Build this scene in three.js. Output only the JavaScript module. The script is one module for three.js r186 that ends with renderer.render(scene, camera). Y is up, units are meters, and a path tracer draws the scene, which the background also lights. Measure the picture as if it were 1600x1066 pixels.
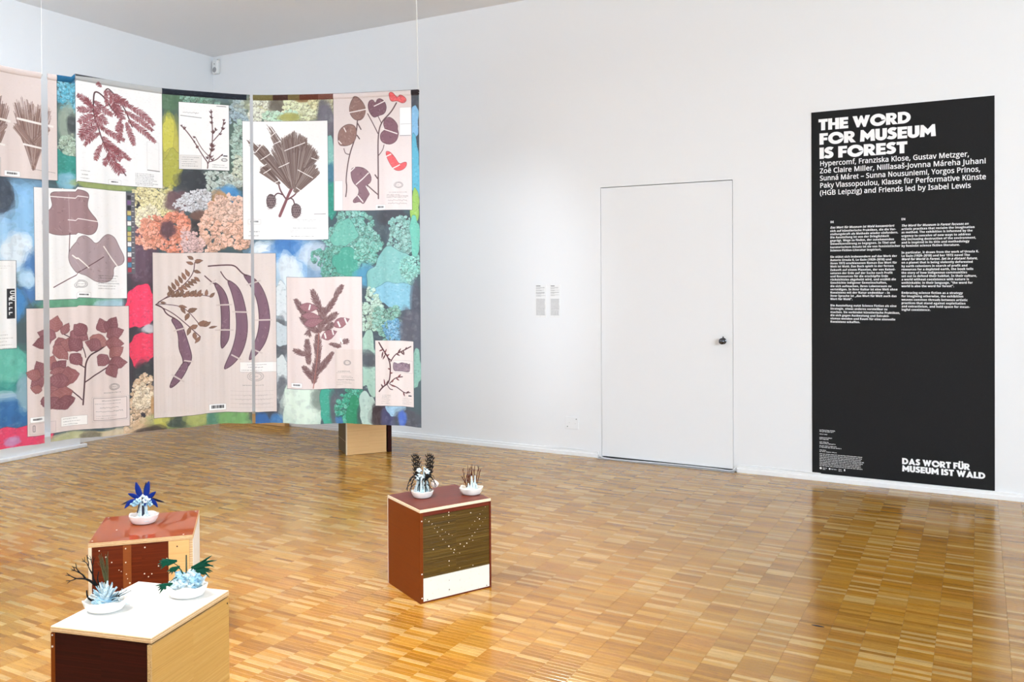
import * as THREE from 'three';
import { RoundedBoxGeometry } from 'three/addons/geometries/RoundedBoxGeometry.js';
import { mergeGeometries } from 'three/addons/utils/BufferGeometryUtils.js';
import { RectAreaLightUniformsLib } from 'three/addons/lights/RectAreaLightUniformsLib.js';

// ------------------------------------------------------------------ camera, exposure, large lights
const scene = new THREE.Scene();
const renderer = new THREE.WebGLRenderer({ antialias: true });
renderer.toneMapping = THREE.LinearToneMapping;
renderer.toneMappingExposure = 0.88;
renderer.shadowMap.enabled = true;
RectAreaLightUniformsLib.init();
scene.background = new THREE.Color(0x000000);

const camera = new THREE.PerspectiveCamera(2 * Math.atan(533 / 1331.8) * 180 / Math.PI, 1600 / 1066, 0.05, 60);
camera.position.set(6.818, 1.4, 6.1495);
camera.rotation.set(-0.0083, 0.5015, -0.0055, 'YXZ');
camera.setViewOffset(1600, 1066, 0, 86.1, 1600, 1066);          // shift lens

const H = 3.667, RX = 11.5, RZ = 10.5;                            // room: height, width, depth
const DOWN = 9.5, UP = 74, DAYLIGHT = 20.5, SPOT = 30, WASH = 13, COOL = 0xd9eeff, MILD = 0xe4f1ff;
const SIDE_WINDOWS = [4.6, 7.6];
const PANELS = [[1.5, 4.6, 'hanging light panel by the left wall'], [1.5, 6.4, 'second hanging light panel by the left wall']];
const SPOTS = [[3.9, 5.3, 4.6, 0.3, 4.4, 1, 0.5, 'spotlight aimed at the white-topped plinth'], [5.5, 3.6, 4.5, 0.3, 2.95, 1, 0.5, 'spotlight aimed at the brown plinth']];
// wall washers: position, aim, strength
const WASHERS = [[5.8, 3.4, 2.55, 0.9, 0, 2.6, 0.36, 'wall washer aimed beside the banners'], [0.8, 3.5, 0.5, 1.2, 0.6, 0.5, 0.9, 'wall washer aimed behind the banners']];

// ------------------------------------------------------------------ helpers
let seed = 7;
const rnd = () => { seed = (seed + 0x6d2b79f5) | 0; let t = Math.imul(seed ^ (seed >>> 15), 1 | seed); t = (t + Math.imul(t ^ (t >>> 7), 61 | t)) ^ t; return ((t ^ (t >>> 14)) >>> 0) / 4294967296; };
const rr = (a, b) => a + (b - a) * rnd();
const V = (x, y, z) => new THREE.Vector3(x, y, z);
const used = {};
function numbered(n) { const k = used[n] = (used[n] ?? -1) + 1; return k ? n + '_' + String(k).padStart(3, '0') : n; }
function part(name, geo, m, parent, label) {
  const o = new THREE.Mesh(geo, m); o.name = name; o.castShadow = o.receiveShadow = true; parent.add(o);
  if (label) o.userData.label = label;
  return o;
}
function thing(name, label, category, p = [0, 0, 0], turn = 0, group) {
  const o = new THREE.Group(); o.name = numbered(name); o.position.set(...p); o.rotation.y = turn;
  o.userData = { label, category }; if (group) o.userData.group = group;
  scene.add(o); return o;
}
function single(name, geo, m, label, category, group) {
  const o = part(numbered(name), geo, m, scene); o.userData = { label, category }; if (group) o.userData.group = group; return o;
}
function struct(name, geo, m) { const o = part(name, geo, m, scene); o.userData.kind = 'structure'; return o; }
function structGroup(name) { const o = new THREE.Group(); o.name = name; o.userData.kind = 'structure'; scene.add(o); return o; }
// box with metre UVs; r > 0 rounds the edges
function bx(w, h, d, x = 0, y = 0, z = 0, r = 0) {
  const g = r ? new RoundedBoxGeometry(w, h, d, 2, r) : new THREE.BoxGeometry(w, h, d);
  g.translate(x, y, z); return metreUV(g);
}
function metreUV(g) {
  const p = g.attributes.position, n = g.attributes.normal, uv = new Float32Array(p.count * 2);
  for (let i = 0; i < p.count; i++) {
    const ax = Math.abs(n.getX(i)), ay = Math.abs(n.getY(i)), az = Math.abs(n.getZ(i));
    if (ay >= ax && ay >= az) { uv[2 * i] = p.getX(i); uv[2 * i + 1] = p.getZ(i); }
    else if (ax > az) { uv[2 * i] = p.getZ(i); uv[2 * i + 1] = p.getY(i); }
    else { uv[2 * i] = p.getX(i); uv[2 * i + 1] = p.getY(i); }
  }
  g.setAttribute('uv', new THREE.BufferAttribute(uv, 2)); return g;
}
const cyl = (r0, r1, h, n = 20) => new THREE.CylinderGeometry(r0, r1, h, n);
// sweep an elliptical section (half width w(t) along `side`, half height h(t)) along a smooth path
function sweep(pts, w, h, n = 10, rad = 6, side = null) {
  const c = new THREE.CatmullRomCurve3(pts.map((p) => Array.isArray(p) ? V(...p) : p)), pos = [], idx = [], uv = [];
  const f = side ? null : c.computeFrenetFrames(n, false), W = typeof w === 'function' ? w : () => w, Hh = typeof h === 'function' ? h : () => h;
  for (let i = 0; i <= n; i++) {
    const t = i / n, p = c.getPointAt(t); let a, b;
    if (side) { const T = c.getTangentAt(t); a = side.clone().addScaledVector(T, -side.dot(T)).normalize(); b = T.clone().cross(a).normalize(); } else { a = f.normals[i]; b = f.binormals[i]; }
    for (let k = 0; k <= rad; k++) {
      const q = k / rad * Math.PI * 2, x = Math.cos(q) * W(t), y = Math.sin(q) * Hh(t);
      pos.push(p.x + a.x * x + b.x * y, p.y + a.y * x + b.y * y, p.z + a.z * x + b.z * y); uv.push(t, k / rad);
    }
  }
  for (let i = 0; i < n; i++) for (let k = 0; k < rad; k++) { const a = i * (rad + 1) + k, b = a + rad + 1; idx.push(a, a + 1, b, b, a + 1, b + 1); }
  for (const e of [0, n]) { const o = e * (rad + 1); for (let k = 1; k < rad - 1; k++) e ? idx.push(o, o + k, o + k + 1) : idx.push(o, o + k + 1, o + k); }
  const g = new THREE.BufferGeometry(); g.setAttribute('position', new THREE.Float32BufferAttribute(pos, 3)); g.setAttribute('uv', new THREE.Float32BufferAttribute(uv, 2)); g.setIndex(idx); g.computeVertexNormals(); return g;
}
const taper = (pts, r0, r1, n = 8, rad = 6) => sweep(pts, (t) => r0 + (r1 - r0) * t, (t) => r0 + (r1 - r0) * t, n, rad);
function extrude(profile, len) {               // profile in (z, y), swept along +x
  const s = new THREE.Shape(profile.map(([z, y]) => new THREE.Vector2(z, y)));
  const g = new THREE.ExtrudeGeometry(s, { depth: len, bevelEnabled: false });
  g.rotateY(-Math.PI / 2); g.translate(len, 0, 0); g.scale(1, 1, 1); return metreUV(g);
}
const canvas = (w, h) => { const c = document.createElement('canvas'); c.width = w; c.height = h; return c; };
function tex(c, sx = 1, sy = 1, srgb = true) {
  const t = new THREE.CanvasTexture(c); if (srgb) t.colorSpace = THREE.SRGBColorSpace;
  t.wrapS = t.wrapT = THREE.RepeatWrapping; t.repeat.set(1 / sx, 1 / sy); t.anisotropy = 8; return t;
}
const std = (o) => new THREE.MeshStandardMaterial(o), phys = (o) => new THREE.MeshPhysicalMaterial(o);

// ------------------------------------------------------------------ procedural textures
function grainCanvas(w, h, base, streaks, n, len = 0.5, alpha = 0.12) {       // fibres run along x
  const c = canvas(w, h), g = c.getContext('2d'); g.fillStyle = base; g.fillRect(0, 0, w, h);
  for (let i = 0; i < n; i++) {
    g.strokeStyle = streaks[Math.floor(rnd() * streaks.length)]; g.globalAlpha = rr(0.3, 1) * alpha; g.lineWidth = rr(0.4, 2.6) ** 1.4;
    const x = rr(-0.3, 1) * w, y = rnd() * h, l = w * len * rr(0.2, 1.2), k = rr(-1, 1) * h * 0.012;
    for (const dy of [0, -h, h]) { g.beginPath(); g.moveTo(x, y + dy); g.bezierCurveTo(x + l / 3, y + dy + k, x + l * 0.66, y + dy - k, x + l, y + dy + k * 0.5); g.stroke(); }
  }
  g.globalAlpha = 1; return c;
}
function speckCanvas(w, h, base, cols, n, r0, r1, alpha) {
  const c = canvas(w, h), g = c.getContext('2d'); g.fillStyle = base; g.fillRect(0, 0, w, h);
  for (let i = 0; i < n; i++) { g.fillStyle = cols[Math.floor(rnd() * cols.length)]; g.globalAlpha = rr(0.2, 1) * alpha; g.beginPath(); g.ellipse(rnd() * w, rnd() * h, rr(r0, r1), rr(r0, r1), rnd() * 3, 0, 7); g.fill(); }
  g.globalAlpha = 1; return c;
}
const rollerBump = tex(speckCanvas(512, 512, '#808080', ['#a0a0a0', '#606060', '#909090', '#707070'], 9000, 1, 5, 0.5), 0.5, 0.5, false);

// ------------------------------------------------------------------ room shell
const wallMat = std({ color: new THREE.Color().setRGB(0.84, 0.84, 0.845), roughness: 0.92, bumpMap: rollerBump, bumpScale: 0.0006 });
const ceilMat = std({ color: new THREE.Color().setRGB(0.86, 0.86, 0.865), roughness: 0.95, bumpMap: rollerBump, bumpScale: 0.0005 });
const trimMat = std({ color: new THREE.Color().setRGB(0.86, 0.86, 0.86), roughness: 0.4 });
const doorMat = std({ color: new THREE.Color().setRGB(0.84, 0.84, 0.845), roughness: 0.75, bumpMap: rollerBump, bumpScale: 0.0002 });
const steel = std({ color: 0x8e8f92, roughness: 0.32, metalness: 1 });
const darkSteel = std({ color: 0x55565a, roughness: 0.25, metalness: 1 });
const screwMat = std({ color: 0xd8d4cc, roughness: 0.4, metalness: 0.3 });

const T = 0.2, DX0 = 4.235, DX1 = 5.262, DH = 2.106, NX1 = 1.03;
{
  const s = new THREE.Shape([V2(-T, 0), V2(DX0, 0), V2(DX0, DH), V2(DX1, DH), V2(DX1, 0), V2(RX + T, 0), V2(RX + T, H), V2(-T, H)]);
  const g = new THREE.ExtrudeGeometry(s, { depth: T, bevelEnabled: false }); g.translate(0, 0, -T);
  struct('wall_back', metreUV(g), wallMat);
}
function V2(x, y) { return new THREE.Vector2(x, y); }
struct('wall_left', bx(T, H, RZ + T, -T / 2, H / 2, RZ / 2 + T / 2), wallMat);
{ // right wall with two tall windows
  const s = new THREE.Shape([V2(-RZ - T, 0), V2(T, 0), V2(T, H), V2(-RZ - T, H)]);
  for (const z of SIDE_WINDOWS) s.holes.push(new THREE.Path([V2(-z - 0.95, 0.7), V2(-z - 0.95, 3.1), V2(-z + 0.95, 3.1), V2(-z + 0.95, 0.7)]));
  const g = new THREE.ExtrudeGeometry(s, { depth: T, bevelEnabled: false }); g.rotateY(Math.PI / 2); g.translate(RX, 0, 0); struct('wall_right', metreUV(g), wallMat);
}
struct('wall_front', bx(RX + 2 * T, H, T, RX / 2, H / 2, RZ + T / 2), wallMat);
struct('ceiling', bx(RX + 2 * T, T, RZ + 2 * T, RX / 2, H + T / 2, RZ / 2), ceilMat);
// flush door with a dark gap round the leaf
{
  const d = structGroup('door_1'), w = DX1 - DX0;
  part('door_leaf', bx(w - 0.006, DH - 0.022, 0.045, (DX0 + DX1) / 2, 0.017 + (DH - 0.022) / 2, -0.0235, 0.0012), doorMat, d);
  part('door_jamb', bx(w + 0.1, DH + 0.06, 0.03, (DX0 + DX1) / 2, DH / 2, -T - 0.016), std({ color: 0x3a3a3c, roughness: 0.9 }), d, 'dark rebate behind the door leaf');
  const kn = part('door_knob', new THREE.LatheGeometry([[0, 0], [0.024, 0], [0.024, 0.005], [0.011, 0.008], [0.01, 0.022], [0.02, 0.03], [0.023, 0.04], [0.02, 0.05], [0.01, 0.055], [0, 0.056]].map((p) => V2(...p)), 28), darkSteel, d, 'round dark metal knob');
  kn.rotation.x = Math.PI / 2; kn.position.set(5.19, 0.941, -0.001);
  part('keyhole_tip', bx(0.008, 0.012, 0.004, 5.19, 0.968, 0.002, 0.001), darkSteel, d);
  part('threshold', bx(w + 0.03, 0.008, 0.1, (DX0 + DX1) / 2, 0.002, 0.0, 0.002), std({ color: 0x9a9a9c, roughness: 0.5, metalness: 0.4 }), d, 'grey metal threshold strip');
}
// skirting boards
const skirt = [[0, 0], [0.018, 0], [0.018, 0.026], [0.0165, 0.029], [0.012, 0.031], [0.012, 0.044], [0.01, 0.047], [0, 0.047]];
for (const [n, a, b] of [['baseboard_back_1', NX1 + 0.005, DX0 - 0.022], ['baseboard_back_2', DX1 + 0.028, RX]]) { const g = extrude(skirt, b - a); g.translate(a, 0, 0); struct(n, g, trimMat); }
{ const g = extrude(skirt, RZ); g.rotateY(-Math.PI / 2); g.translate(RX, 0, 0); struct('baseboard_right', g, trimMat); }
{ const g = extrude(skirt, RX); g.rotateY(Math.PI); g.translate(RX, 0, RZ); struct('baseboard_front', g, trimMat); }
{ // low two-stepped white ledge along the left wall
  const o = structGroup('trim_1');
  const up = bx(0.185, 0.14, RZ - 1.62, 0.0925, 0.07, (RZ + 1.62) / 2, 0.004), lo = bx(0.03, 0.032, RZ - 1.575, 0.2, 0.016, (RZ + 1.575) / 2, 0.007);
  part('ledge', up, trimMat, o); part('rounded_strip', lo, trimMat, o);
}

// ------------------------------------------------------------------ finger parquet: columns of short strips, all laid parallel to the back wall
{
  const fl = structGroup('floor');
  part('subfloor', bx(RX + 2 * T, 0.15, RZ + 2 * T, RX / 2, -0.012 - 0.075, RZ / 2), std({ color: 0x3a2412, roughness: 0.9 }), fl);
  const gc = grainCanvas(1024, 1024, '#ececec', ['#ffffff', '#b9b2a8', '#9c9488', '#d8d0c4', '#c4bbb0'], 5200, 0.16, 0.5);
  const gx = gc.getContext('2d'); gx.fillStyle = '#4a4038'; for (let i = 0; i < 1500; i++) { gx.globalAlpha = rr(0.1, 0.4); gx.fillRect(rnd() * 1024, rnd() * 1024, rr(3, 16), 1.1); }
  const wood = phys({ color: 0xffffff, vertexColors: true, roughness: 0.24, clearcoat: 0.24, clearcoatRoughness: 0.1, map: tex(gc, 1, 1), bumpMap: tex(gc, 1, 1, false), bumpScale: 0.00012 });
  const tones = [[0.48, 0.225, 0.018], [0.52, 0.262, 0.034], [0.445, 0.2, 0.012], [0.5, 0.225, 0.03], [0.56, 0.31, 0.06], [0.68, 0.45, 0.16], [0.395, 0.17, 0.01], [0.33, 0.135, 0.008]];
  const even = [0.485, 0.232, 0.026]; for (const t of tones) for (let i = 0; i < 3; i++) t[i] += (even[i] - t[i]) * 0.3;   // varnished oak, close in tone
  const L = 0.1237, W = 0.0232, X0 = 6.794 - 60 * L, Z0 = -0.02;
  function strip(x, z, tone, u, v, tx = 0, tz = 0) {            // solid strip: bevelled top and four sides
    const a = L / 2 - 0.0002, b = W / 2 - 0.00016, e = 0.0004, d = -0.008, P = [], C = [], U = [];
    const top = (px, pz) => [px, tx * px + tz * pz, pz];
    const r1 = [[-a + e, -b + e], [a - e, -b + e], [a - e, b - e], [-a + e, b - e]].map(([p, q]) => top(p, q));
    const r2 = [[-a, -b], [a, -b], [a, b], [-a, b]].map(([p, q]) => { const t = top(p, q); t[1] -= e; return t; });
    const r3 = [[-a, -b], [a, -b], [a, b], [-a, b]].map(([p, q]) => [p, d, q]);
    const quad = (A, B, Cc, D) => { for (const t of [A, D, Cc, A, Cc, B]) { P.push(t[0] + x, t[1], t[2] + z); U.push(u + t[0] * 1.6, v + t[2] * 1.6 + t[1]); C.push(...tone); } };
    quad(...r1);
    for (let i = 0; i < 4; i++) { const j = (i + 1) % 4; quad(r2[i], r2[j], r1[j], r1[i]); quad(r3[i], r3[j], r2[j], r2[i]); }
    return [P, C, U];
  }
  const make = (P, C, U) => { const g = new THREE.BufferGeometry(); g.setAttribute('position', new THREE.Float32BufferAttribute(P, 3)); g.setAttribute('color', new THREE.Float32BufferAttribute(C, 3)); g.setAttribute('uv', new THREE.Float32BufferAttribute(U, 2)); g.computeVertexNormals(); return g; };
  // lay out
  const all = [], n = Math.ceil(RX / L) + 2, m = Math.ceil((RZ + 0.05) / W);
  for (let i = 0; i < n; i++) {
    let run = 0, base = 0; const off = rnd() * W;
    for (let j = 0; j < m; j++) {
      if (run-- <= 0) { run = 2 + Math.floor(rnd() * 6); base = Math.floor(rnd() * 7); if (base === 5) base = 1; }
      let k = base; const q = rnd(); if (q < 0.15) k = 5; else if (q < 0.2) k = 7; else if (q < 0.45) k = Math.floor(rnd() * 7);
      all.push({ x: X0 + (i + 0.5) * L, z: Z0 + off + (j + 0.5) * W, k, t: rr(0.86, 1.1) });
    }
  }
  const ok = all.filter((s) => s.x > 0 && s.x < RX && s.z < RZ && s.z > 0.004);
  // the 300 largest in the photograph: nearest to the camera within its field of view, clear of the plinths
  camera.updateMatrixWorld(); camera.updateProjectionMatrix();
  const view = new THREE.Matrix4().multiplyMatrices(camera.projectionMatrix, camera.matrixWorldInverse);
  for (const s of ok) { const p = V(s.x, 0, s.z).applyMatrix4(view); s.d = Math.abs(p.x) < 1 && p.y > -0.99 && p.y < 1 && Math.hypot(s.x - 4.6, s.z - 4.43) > 0.3 ? Math.hypot(s.x - 6.818, s.z - 6.1495) : 99; }
  ok.sort((a, b) => a.d - b.d);
  const variant = {};
  for (const s of ok.slice(0, 300)) {
    const v = Math.floor(rnd() * 5), key = s.k * 5 + v;
    variant[key] ??= make(...strip(0, 0, tones[s.k].map((c) => c * (0.88 + 0.05 * v)), rnd(), rnd(), rr(-1, 1) * 0.0015, rr(-1, 1) * 0.003));
    const o = part('parquet_strip', variant[key], wood, fl); o.position.set(s.x, 0, s.z);
  }
  const P = [], C = [], U = [];
  for (const s of ok.slice(300)) { const [p, c, u] = strip(s.x, s.z, tones[s.k].map((q) => q * s.t), rnd(), rnd(), rr(-1, 1) * 0.0015, rr(-1, 1) * 0.003); for (const q of p) P.push(q); for (const q of c) C.push(q); for (const q of u) U.push(q); }
  part('parquet_field', make(P, C, U), wood, fl).userData.kind = 'stuff';
  const knot = new THREE.SphereGeometry(1, 14, 8); knot.scale(0.026, 0.0016, 0.007); const kn = part('wood_knot', knot, std({ color: 0x140a04, roughness: 0.9 }), fl, 'dark oval knot in the wood'); kn.position.set(6.249, 0.0002, 2.574);
}

// ------------------------------------------------------------------ banner print (centimetres on the cloth: u from the left panel joint, v from the top)
const U0 = -60, PX = 5.5, printC = canvas(2024, 1375), g2 = printC.getContext('2d');
const mix = (c, d, t) => { const a = parseInt(c.slice(1), 16), b = parseInt(d.slice(1), 16), f = (s) => Math.round(((a >> s) & 255) * (1 - t) + ((b >> s) & 255) * t); return `rgb(${f(16)},${f(8)},${f(0)})`; };
const hexOf = (s) => '#' + s.match(/\d+/g).map((q) => (+q).toString(16).padStart(2, '0')).join('');
g2.fillStyle = '#44565a'; g2.fillRect(0, 0, 2024, 1375); g2.scale(PX, PX); g2.translate(-U0, 0);
function blobPath(x, y, rx, ry, rough, n = 26) {
  const ph = [rnd() * 7, rnd() * 7, rnd() * 7, rnd() * 7]; g2.beginPath();
  for (let i = 0; i <= n; i++) { const a = i / n * Math.PI * 2, k = 1 + rough * (Math.sin(2 * a + ph[0]) * 0.5 + Math.sin(3 * a + ph[1]) * 0.4 + Math.sin(5 * a + ph[2]) * 0.3 + Math.sin(9 * a + ph[3]) * 0.16); g2.lineTo(x + Math.cos(a) * rx * k, y + Math.sin(a) * ry * k); }
  g2.closePath();
}
function wash(x, y, rx, ry, col) {                                  // out-of-focus colour
  for (let i = 0; i < 9; i++) { g2.globalAlpha = 0.1 + 0.05 * i; g2.fillStyle = mix(col, rnd() < 0.5 ? '#ffffff' : '#202830', rnd() * 0.07); blobPath(x + rr(-1, 1) * rx * 0.12, y + rr(-1, 1) * ry * 0.12, rx * (1.16 - i * 0.045), ry * (1.16 - i * 0.045), 0.3); g2.fill(); }
  for (let i = 0; i < rx * ry * 0.25; i++) { const a = rnd() * 7, q = Math.sqrt(rnd()); g2.globalAlpha = 0.1; g2.fillStyle = mix(col, rnd() < 0.5 ? '#ffffff' : '#182028', 0.5); blobPath(x + Math.cos(a) * rx * q, y + Math.sin(a) * ry * q, rr(0.6, 2.4), rr(0.6, 2.4), 0.4, 12); g2.fill(); }
  g2.globalAlpha = 1;
}
function lobe(x, y, rx, ry, col) {                                  // smooth lichen lobe with a crisp dark outline
  g2.globalAlpha = 0.7; g2.fillStyle = mix(col, '#202c30', 0.5); const s0 = seed; blobPath(x, y, rx * 1.03, ry * 1.03, 0.24, 44); g2.fill(); seed = s0; g2.globalAlpha = 1;
  g2.fillStyle = col; blobPath(x, y, rx, ry, 0.24, 44); g2.fill();
  for (let i = 0; i < rx * ry * 0.9; i++) { const a = rnd() * 7, q = Math.sqrt(rnd()) * 0.94; g2.globalAlpha = rr(0.08, 0.26); g2.fillStyle = mix(col, rnd() < 0.6 ? '#ffffff' : '#1c3038', 0.45); blobPath(x + Math.cos(a) * rx * q, y + Math.sin(a) * ry * q, rr(0.25, 1.1), rr(0.25, 0.9), 0.4, 10); g2.fill(); }
  g2.globalAlpha = 1;
}
function coral(x, y, rx, ry, col, size = 3) {                       // cauliflower-like heads made of many knobs
  size *= 0.72; const n = Math.round(rx * ry / (size * size) * 8), wob = [rnd() * 7, rnd() * 7];
  for (let i = 0; i < n; i++) {
    const a = rnd() * 7, q = Math.sqrt(rnd()) * (1 + 0.16 * Math.sin(3 * a + wob[0]) + 0.1 * Math.sin(5 * a + wob[1])), cx = x + Math.cos(a) * rx * q, cy = y + Math.sin(a) * ry * q, r = size * rr(0.35, 0.85);
    g2.globalAlpha = 0.5; g2.fillStyle = mix(col, '#2a201e', 0.55); blobPath(cx + r * 0.2, cy + r * 0.28, r * 1.02, r * 1.05, 0.3, 14); g2.fill();
    g2.globalAlpha = 0.95; g2.fillStyle = mix(col, rnd() < 0.6 ? '#ffffff' : '#5a4438', rr(0, 0.28)); blobPath(cx, cy, r, r * 0.92, 0.3, 14); g2.fill();
    const lite = mix(col, '#ffffff', 0.55);
    for (let k = 0; k < 4; k++) { g2.globalAlpha = 0.6; g2.fillStyle = k === 3 ? mix(col, '#40302c', 0.55) : lite; g2.beginPath(); g2.arc(cx + rr(-0.6, 0.5) * r, cy + rr(-0.6, 0.5) * r, r * rr(0.1, 0.24), 0, 7); g2.fill(); }
  }
  g2.globalAlpha = 1;
}
function hem(a, b, col) { g2.globalAlpha = 1; g2.fillStyle = col; g2.fillRect(a, 0, b - a, 4.2); for (let i = 0; i < (b - a) * 2; i++) { g2.globalAlpha = 0.3; g2.fillStyle = mix(col, rnd() < 0.5 ? '#ffffff' : '#000000', 0.3); g2.fillRect(rr(a, b - 1), rnd() * 4, rr(0.5, 2), rr(0.1, 0.5)); } g2.globalAlpha = 1; }
// left panel and far left
wash(-1, 102, 43, 29, '#7fb2dd');
wash(-1, 116, 26, 23, '#a9cfee');
wash(25, 100, 17, 22, '#8fc0e6');
wash(2, 83, 11, 13, '#39424f');
wash(14, 120, 10, 11, '#dfeaf2');
wash(24, 139, 7, 17, '#3f6fa8');
wash(20, 139, 5, 6, '#b8d8ee');
wash(14, 156, 6, 10, '#3a7fbe');
wash(-10, 201, 34, 21, '#2f8f86');
wash(6, 195, 15, 12, '#5fb8a4');
wash(-1, 220, 26, 7, '#a8c6d6');
wash(-5, 230, 39, 12, '#2b6aa6');
wash(19, 215, 6, 11, '#87aab8');
lobe(7, 250, 25, 16, '#dd3d63');
wash(10, 246, 5, 3, '#c084b0');
// between the sheets of the middle panel, left
wash(47, 35, 7, 42, '#48635f');
coral(47, 11, 7, 14, '#4fa9c4', 3.2);
wash(47, 33, 6, 13, '#8f9c8c');
wash(50, 33, 3, 7, '#3c4444');
coral(47, 50, 6, 10, '#9fb7a0', 3);
lobe(44, 63, 9, 12, '#2f877c');
wash(46, 72, 6, 6, '#7fb3c6');
wash(59, 155, 30, 8, '#5f9f7c');
wash(77, 159, 13, 5, '#a8c8d4');
wash(70, 74, 20, 4, '#9aa763');
wash(95, 169, 10, 93, '#3d363c');
wash(96, 121, 10, 26, '#5d4553');
coral(105, 84, 17, 15, '#e6dba0', 3);
coral(100, 96, 9, 10, '#efe6c2', 2.6);
coral(115, 105, 16, 15, '#e58a6e', 3.2);
coral(100, 108, 8, 11, '#ee9c80', 2.6);
wash(114, 103, 5, 6, '#5a3d44');
lobe(95, 160, 11, 17, '#ee3f62');
lobe(96, 190, 10, 12, '#e23c5a');
wash(98, 208, 8, 8, '#35363a');
wash(101, 176, 5, 3, '#c9c4c8');
wash(60, 251, 28, 5, '#c9b98c');
wash(48, 249, 11, 4, '#b9b78a');
wash(61, 249, 7, 3, '#77705c');
wash(77, 250, 9, 5, '#d8c6a6');
coral(96, 234, 11, 23, '#dcbc98', 3.4);
wash(96, 251, 12, 8, '#cfae88');
coral(96, 225, 7, 9, '#e9d6b6', 2.8);
wash(103, 232, 2, 7, '#b88a5a');
// middle panel, right
wash(141, 34, 32, 41, '#46584f');
wash(116, 45, 7, 26, '#b9b04a');
lobe(115, 32, 4, 15, '#c6bf50');
lobe(117, 59, 8, 14, '#a9a648');
wash(117, 8, 8, 9, '#4c6a4e');
coral(137, 5, 14, 6, '#6d9a83', 3);
wash(158, 2, 14, 5, '#596c70');
coral(165, 15, 7, 11, '#8fa8b3', 3);
coral(166, 39, 7, 16, '#9bb9a9', 3);
coral(166, 59, 6, 11, '#c3cbb4', 2.6);
wash(134, 68, 12, 10, '#34373c');
coral(152, 68, 12, 9, '#b4c3b9', 2.6);
wash(157, 76, 9, 6, '#4489c2');
wash(151, 82, 7, 8, '#b98a5c');
wash(122, 82, 9, 8, '#6b5054');
coral(134, 83, 14, 9, '#cfd0d4', 2.2);
wash(135, 105, 5, 15, '#3b3638');
wash(137, 93, 7, 4, '#6b4c42');
coral(154, 101, 19, 19, '#eab69c', 3.6);
coral(158, 87, 15, 10, '#e9c0aa', 3);
coral(135, 115, 5, 6, '#e2b7b0', 2.4);
coral(129, 112, 6, 9, '#d9b4b0', 2.2);
wash(139, 244, 37, 9, '#8c9a5a');
wash(111, 242, 7, 7, '#c6bf57');
wash(122, 245, 9, 5, '#3c463c');
wash(134, 243, 10, 6, '#a7ab62');
wash(145, 244, 5, 7, '#4f7f6a');
wash(160, 246, 12, 7, '#6fa060');
wash(101, 251, 12, 4, '#4a3d34');
// right panel
wash(207, 8, 35, 12, '#cdc99a');
coral(183, 11, 11, 10, '#d9dcc6', 3.4);
wash(194, 8, 6, 7, '#5e5448');
coral(212, 10, 15, 11, '#d8dfb4', 4);
coral(198, 17, 14, 5, '#b4d8ba', 3);
wash(215, 3, 6, 3, '#7b5a34');
wash(204, 17, 8, 3, '#a8a356');
coral(230, 6, 10, 7, '#d9d6a2', 3);
wash(233, 30, 8, 24, '#57535c');
wash(233, 18, 6, 10, '#6b6670');
lobe(236, 50, 6, 17, '#7fb3ab');
lobe(236, 77, 6, 19, '#2b8b78');
wash(236, 60, 5, 7, '#356a80');
wash(207, 132, 35, 24, '#8fb6dc');
wash(183, 120, 9, 8, '#eaf3f8');
wash(202, 116, 13, 7, '#3d74b4');
wash(189, 129, 13, 9, '#5f98d2');
wash(224, 122, 13, 10, '#c4d3e2');
wash(201, 137, 11, 15, '#dfe9ee');
wash(189, 145, 8, 12, '#a3c3dc');
wash(195, 193, 7, 51, '#aebcc2');
lobe(196, 157, 7, 15, '#d5dcde');
wash(196, 186, 6, 15, '#56575c');
lobe(195, 182, 7, 9, '#bfc9cd');
lobe(196, 215, 7, 15, '#cfd6d6');
wash(197, 224, 5, 9, '#5f6165');
wash(267, 171, 41, 87, '#47525a');
coral(254, 106, 21, 17, '#67a89a', 3.4);
lobe(247, 106, 10, 10, '#6cae9d');
wash(287, 95, 13, 6, '#44434a');
coral(295, 108, 13, 14, '#78aca2', 3);
coral(240, 127, 18, 12, '#559c8b', 3.2);
lobe(249, 128, 12, 10, '#4a9a86');
coral(264, 123, 9, 10, '#63aa99', 2.6);
wash(265, 138, 9, 8, '#4d8fae');
lobe(285, 137, 20, 18, '#7db3ae');
lobe(289, 153, 17, 11, '#80b4c6');
coral(300, 132, 8, 10, '#7cc0b2', 2.6);
wash(304, 161, 4, 19, '#4a4c56');
coral(268, 165, 10, 16, '#a9c9b4', 3);
coral(281, 173, 11, 13, '#70a592', 3);
coral(287, 180, 8, 10, '#5f9cc0', 2.4);
wash(300, 180, 8, 19, '#565660');
lobe(266, 204, 8, 24, '#9fbfae');
wash(266, 201, 8, 6, '#51545a');
lobe(304, 207, 4, 15, '#82ab9c');
wash(188, 244, 14, 11, '#3c3f47');
wash(180, 248, 6, 6, '#2f63a0');
wash(193, 248, 6, 5, '#3f78b0');
lobe(213, 236, 18, 23, '#c3d6c7');
wash(212, 234, 15, 15, '#dcebdc');
wash(226, 231, 7, 8, '#7c8a80');
lobe(234, 240, 8, 18, '#3f9f88');
wash(238, 238, 4, 13, '#55565e');
wash(243, 246, 4, 7, '#3f6ea0');
coral(252, 240, 11, 18, '#35987a', 3.4);
lobe(254, 242, 7, 11, '#2a8560');
wash(261, 243, 4, 9, '#3c4a4c');
lobe(266, 242, 8, 16, '#b0c6bb');
wash(275, 244, 7, 10, '#33262a');
wash(282, 244, 6, 9, '#4a4a6a');
lobe(288, 238, 7, 6, '#9bbfd6');
wash(298, 245, 10, 8, '#4c4c54');
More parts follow.
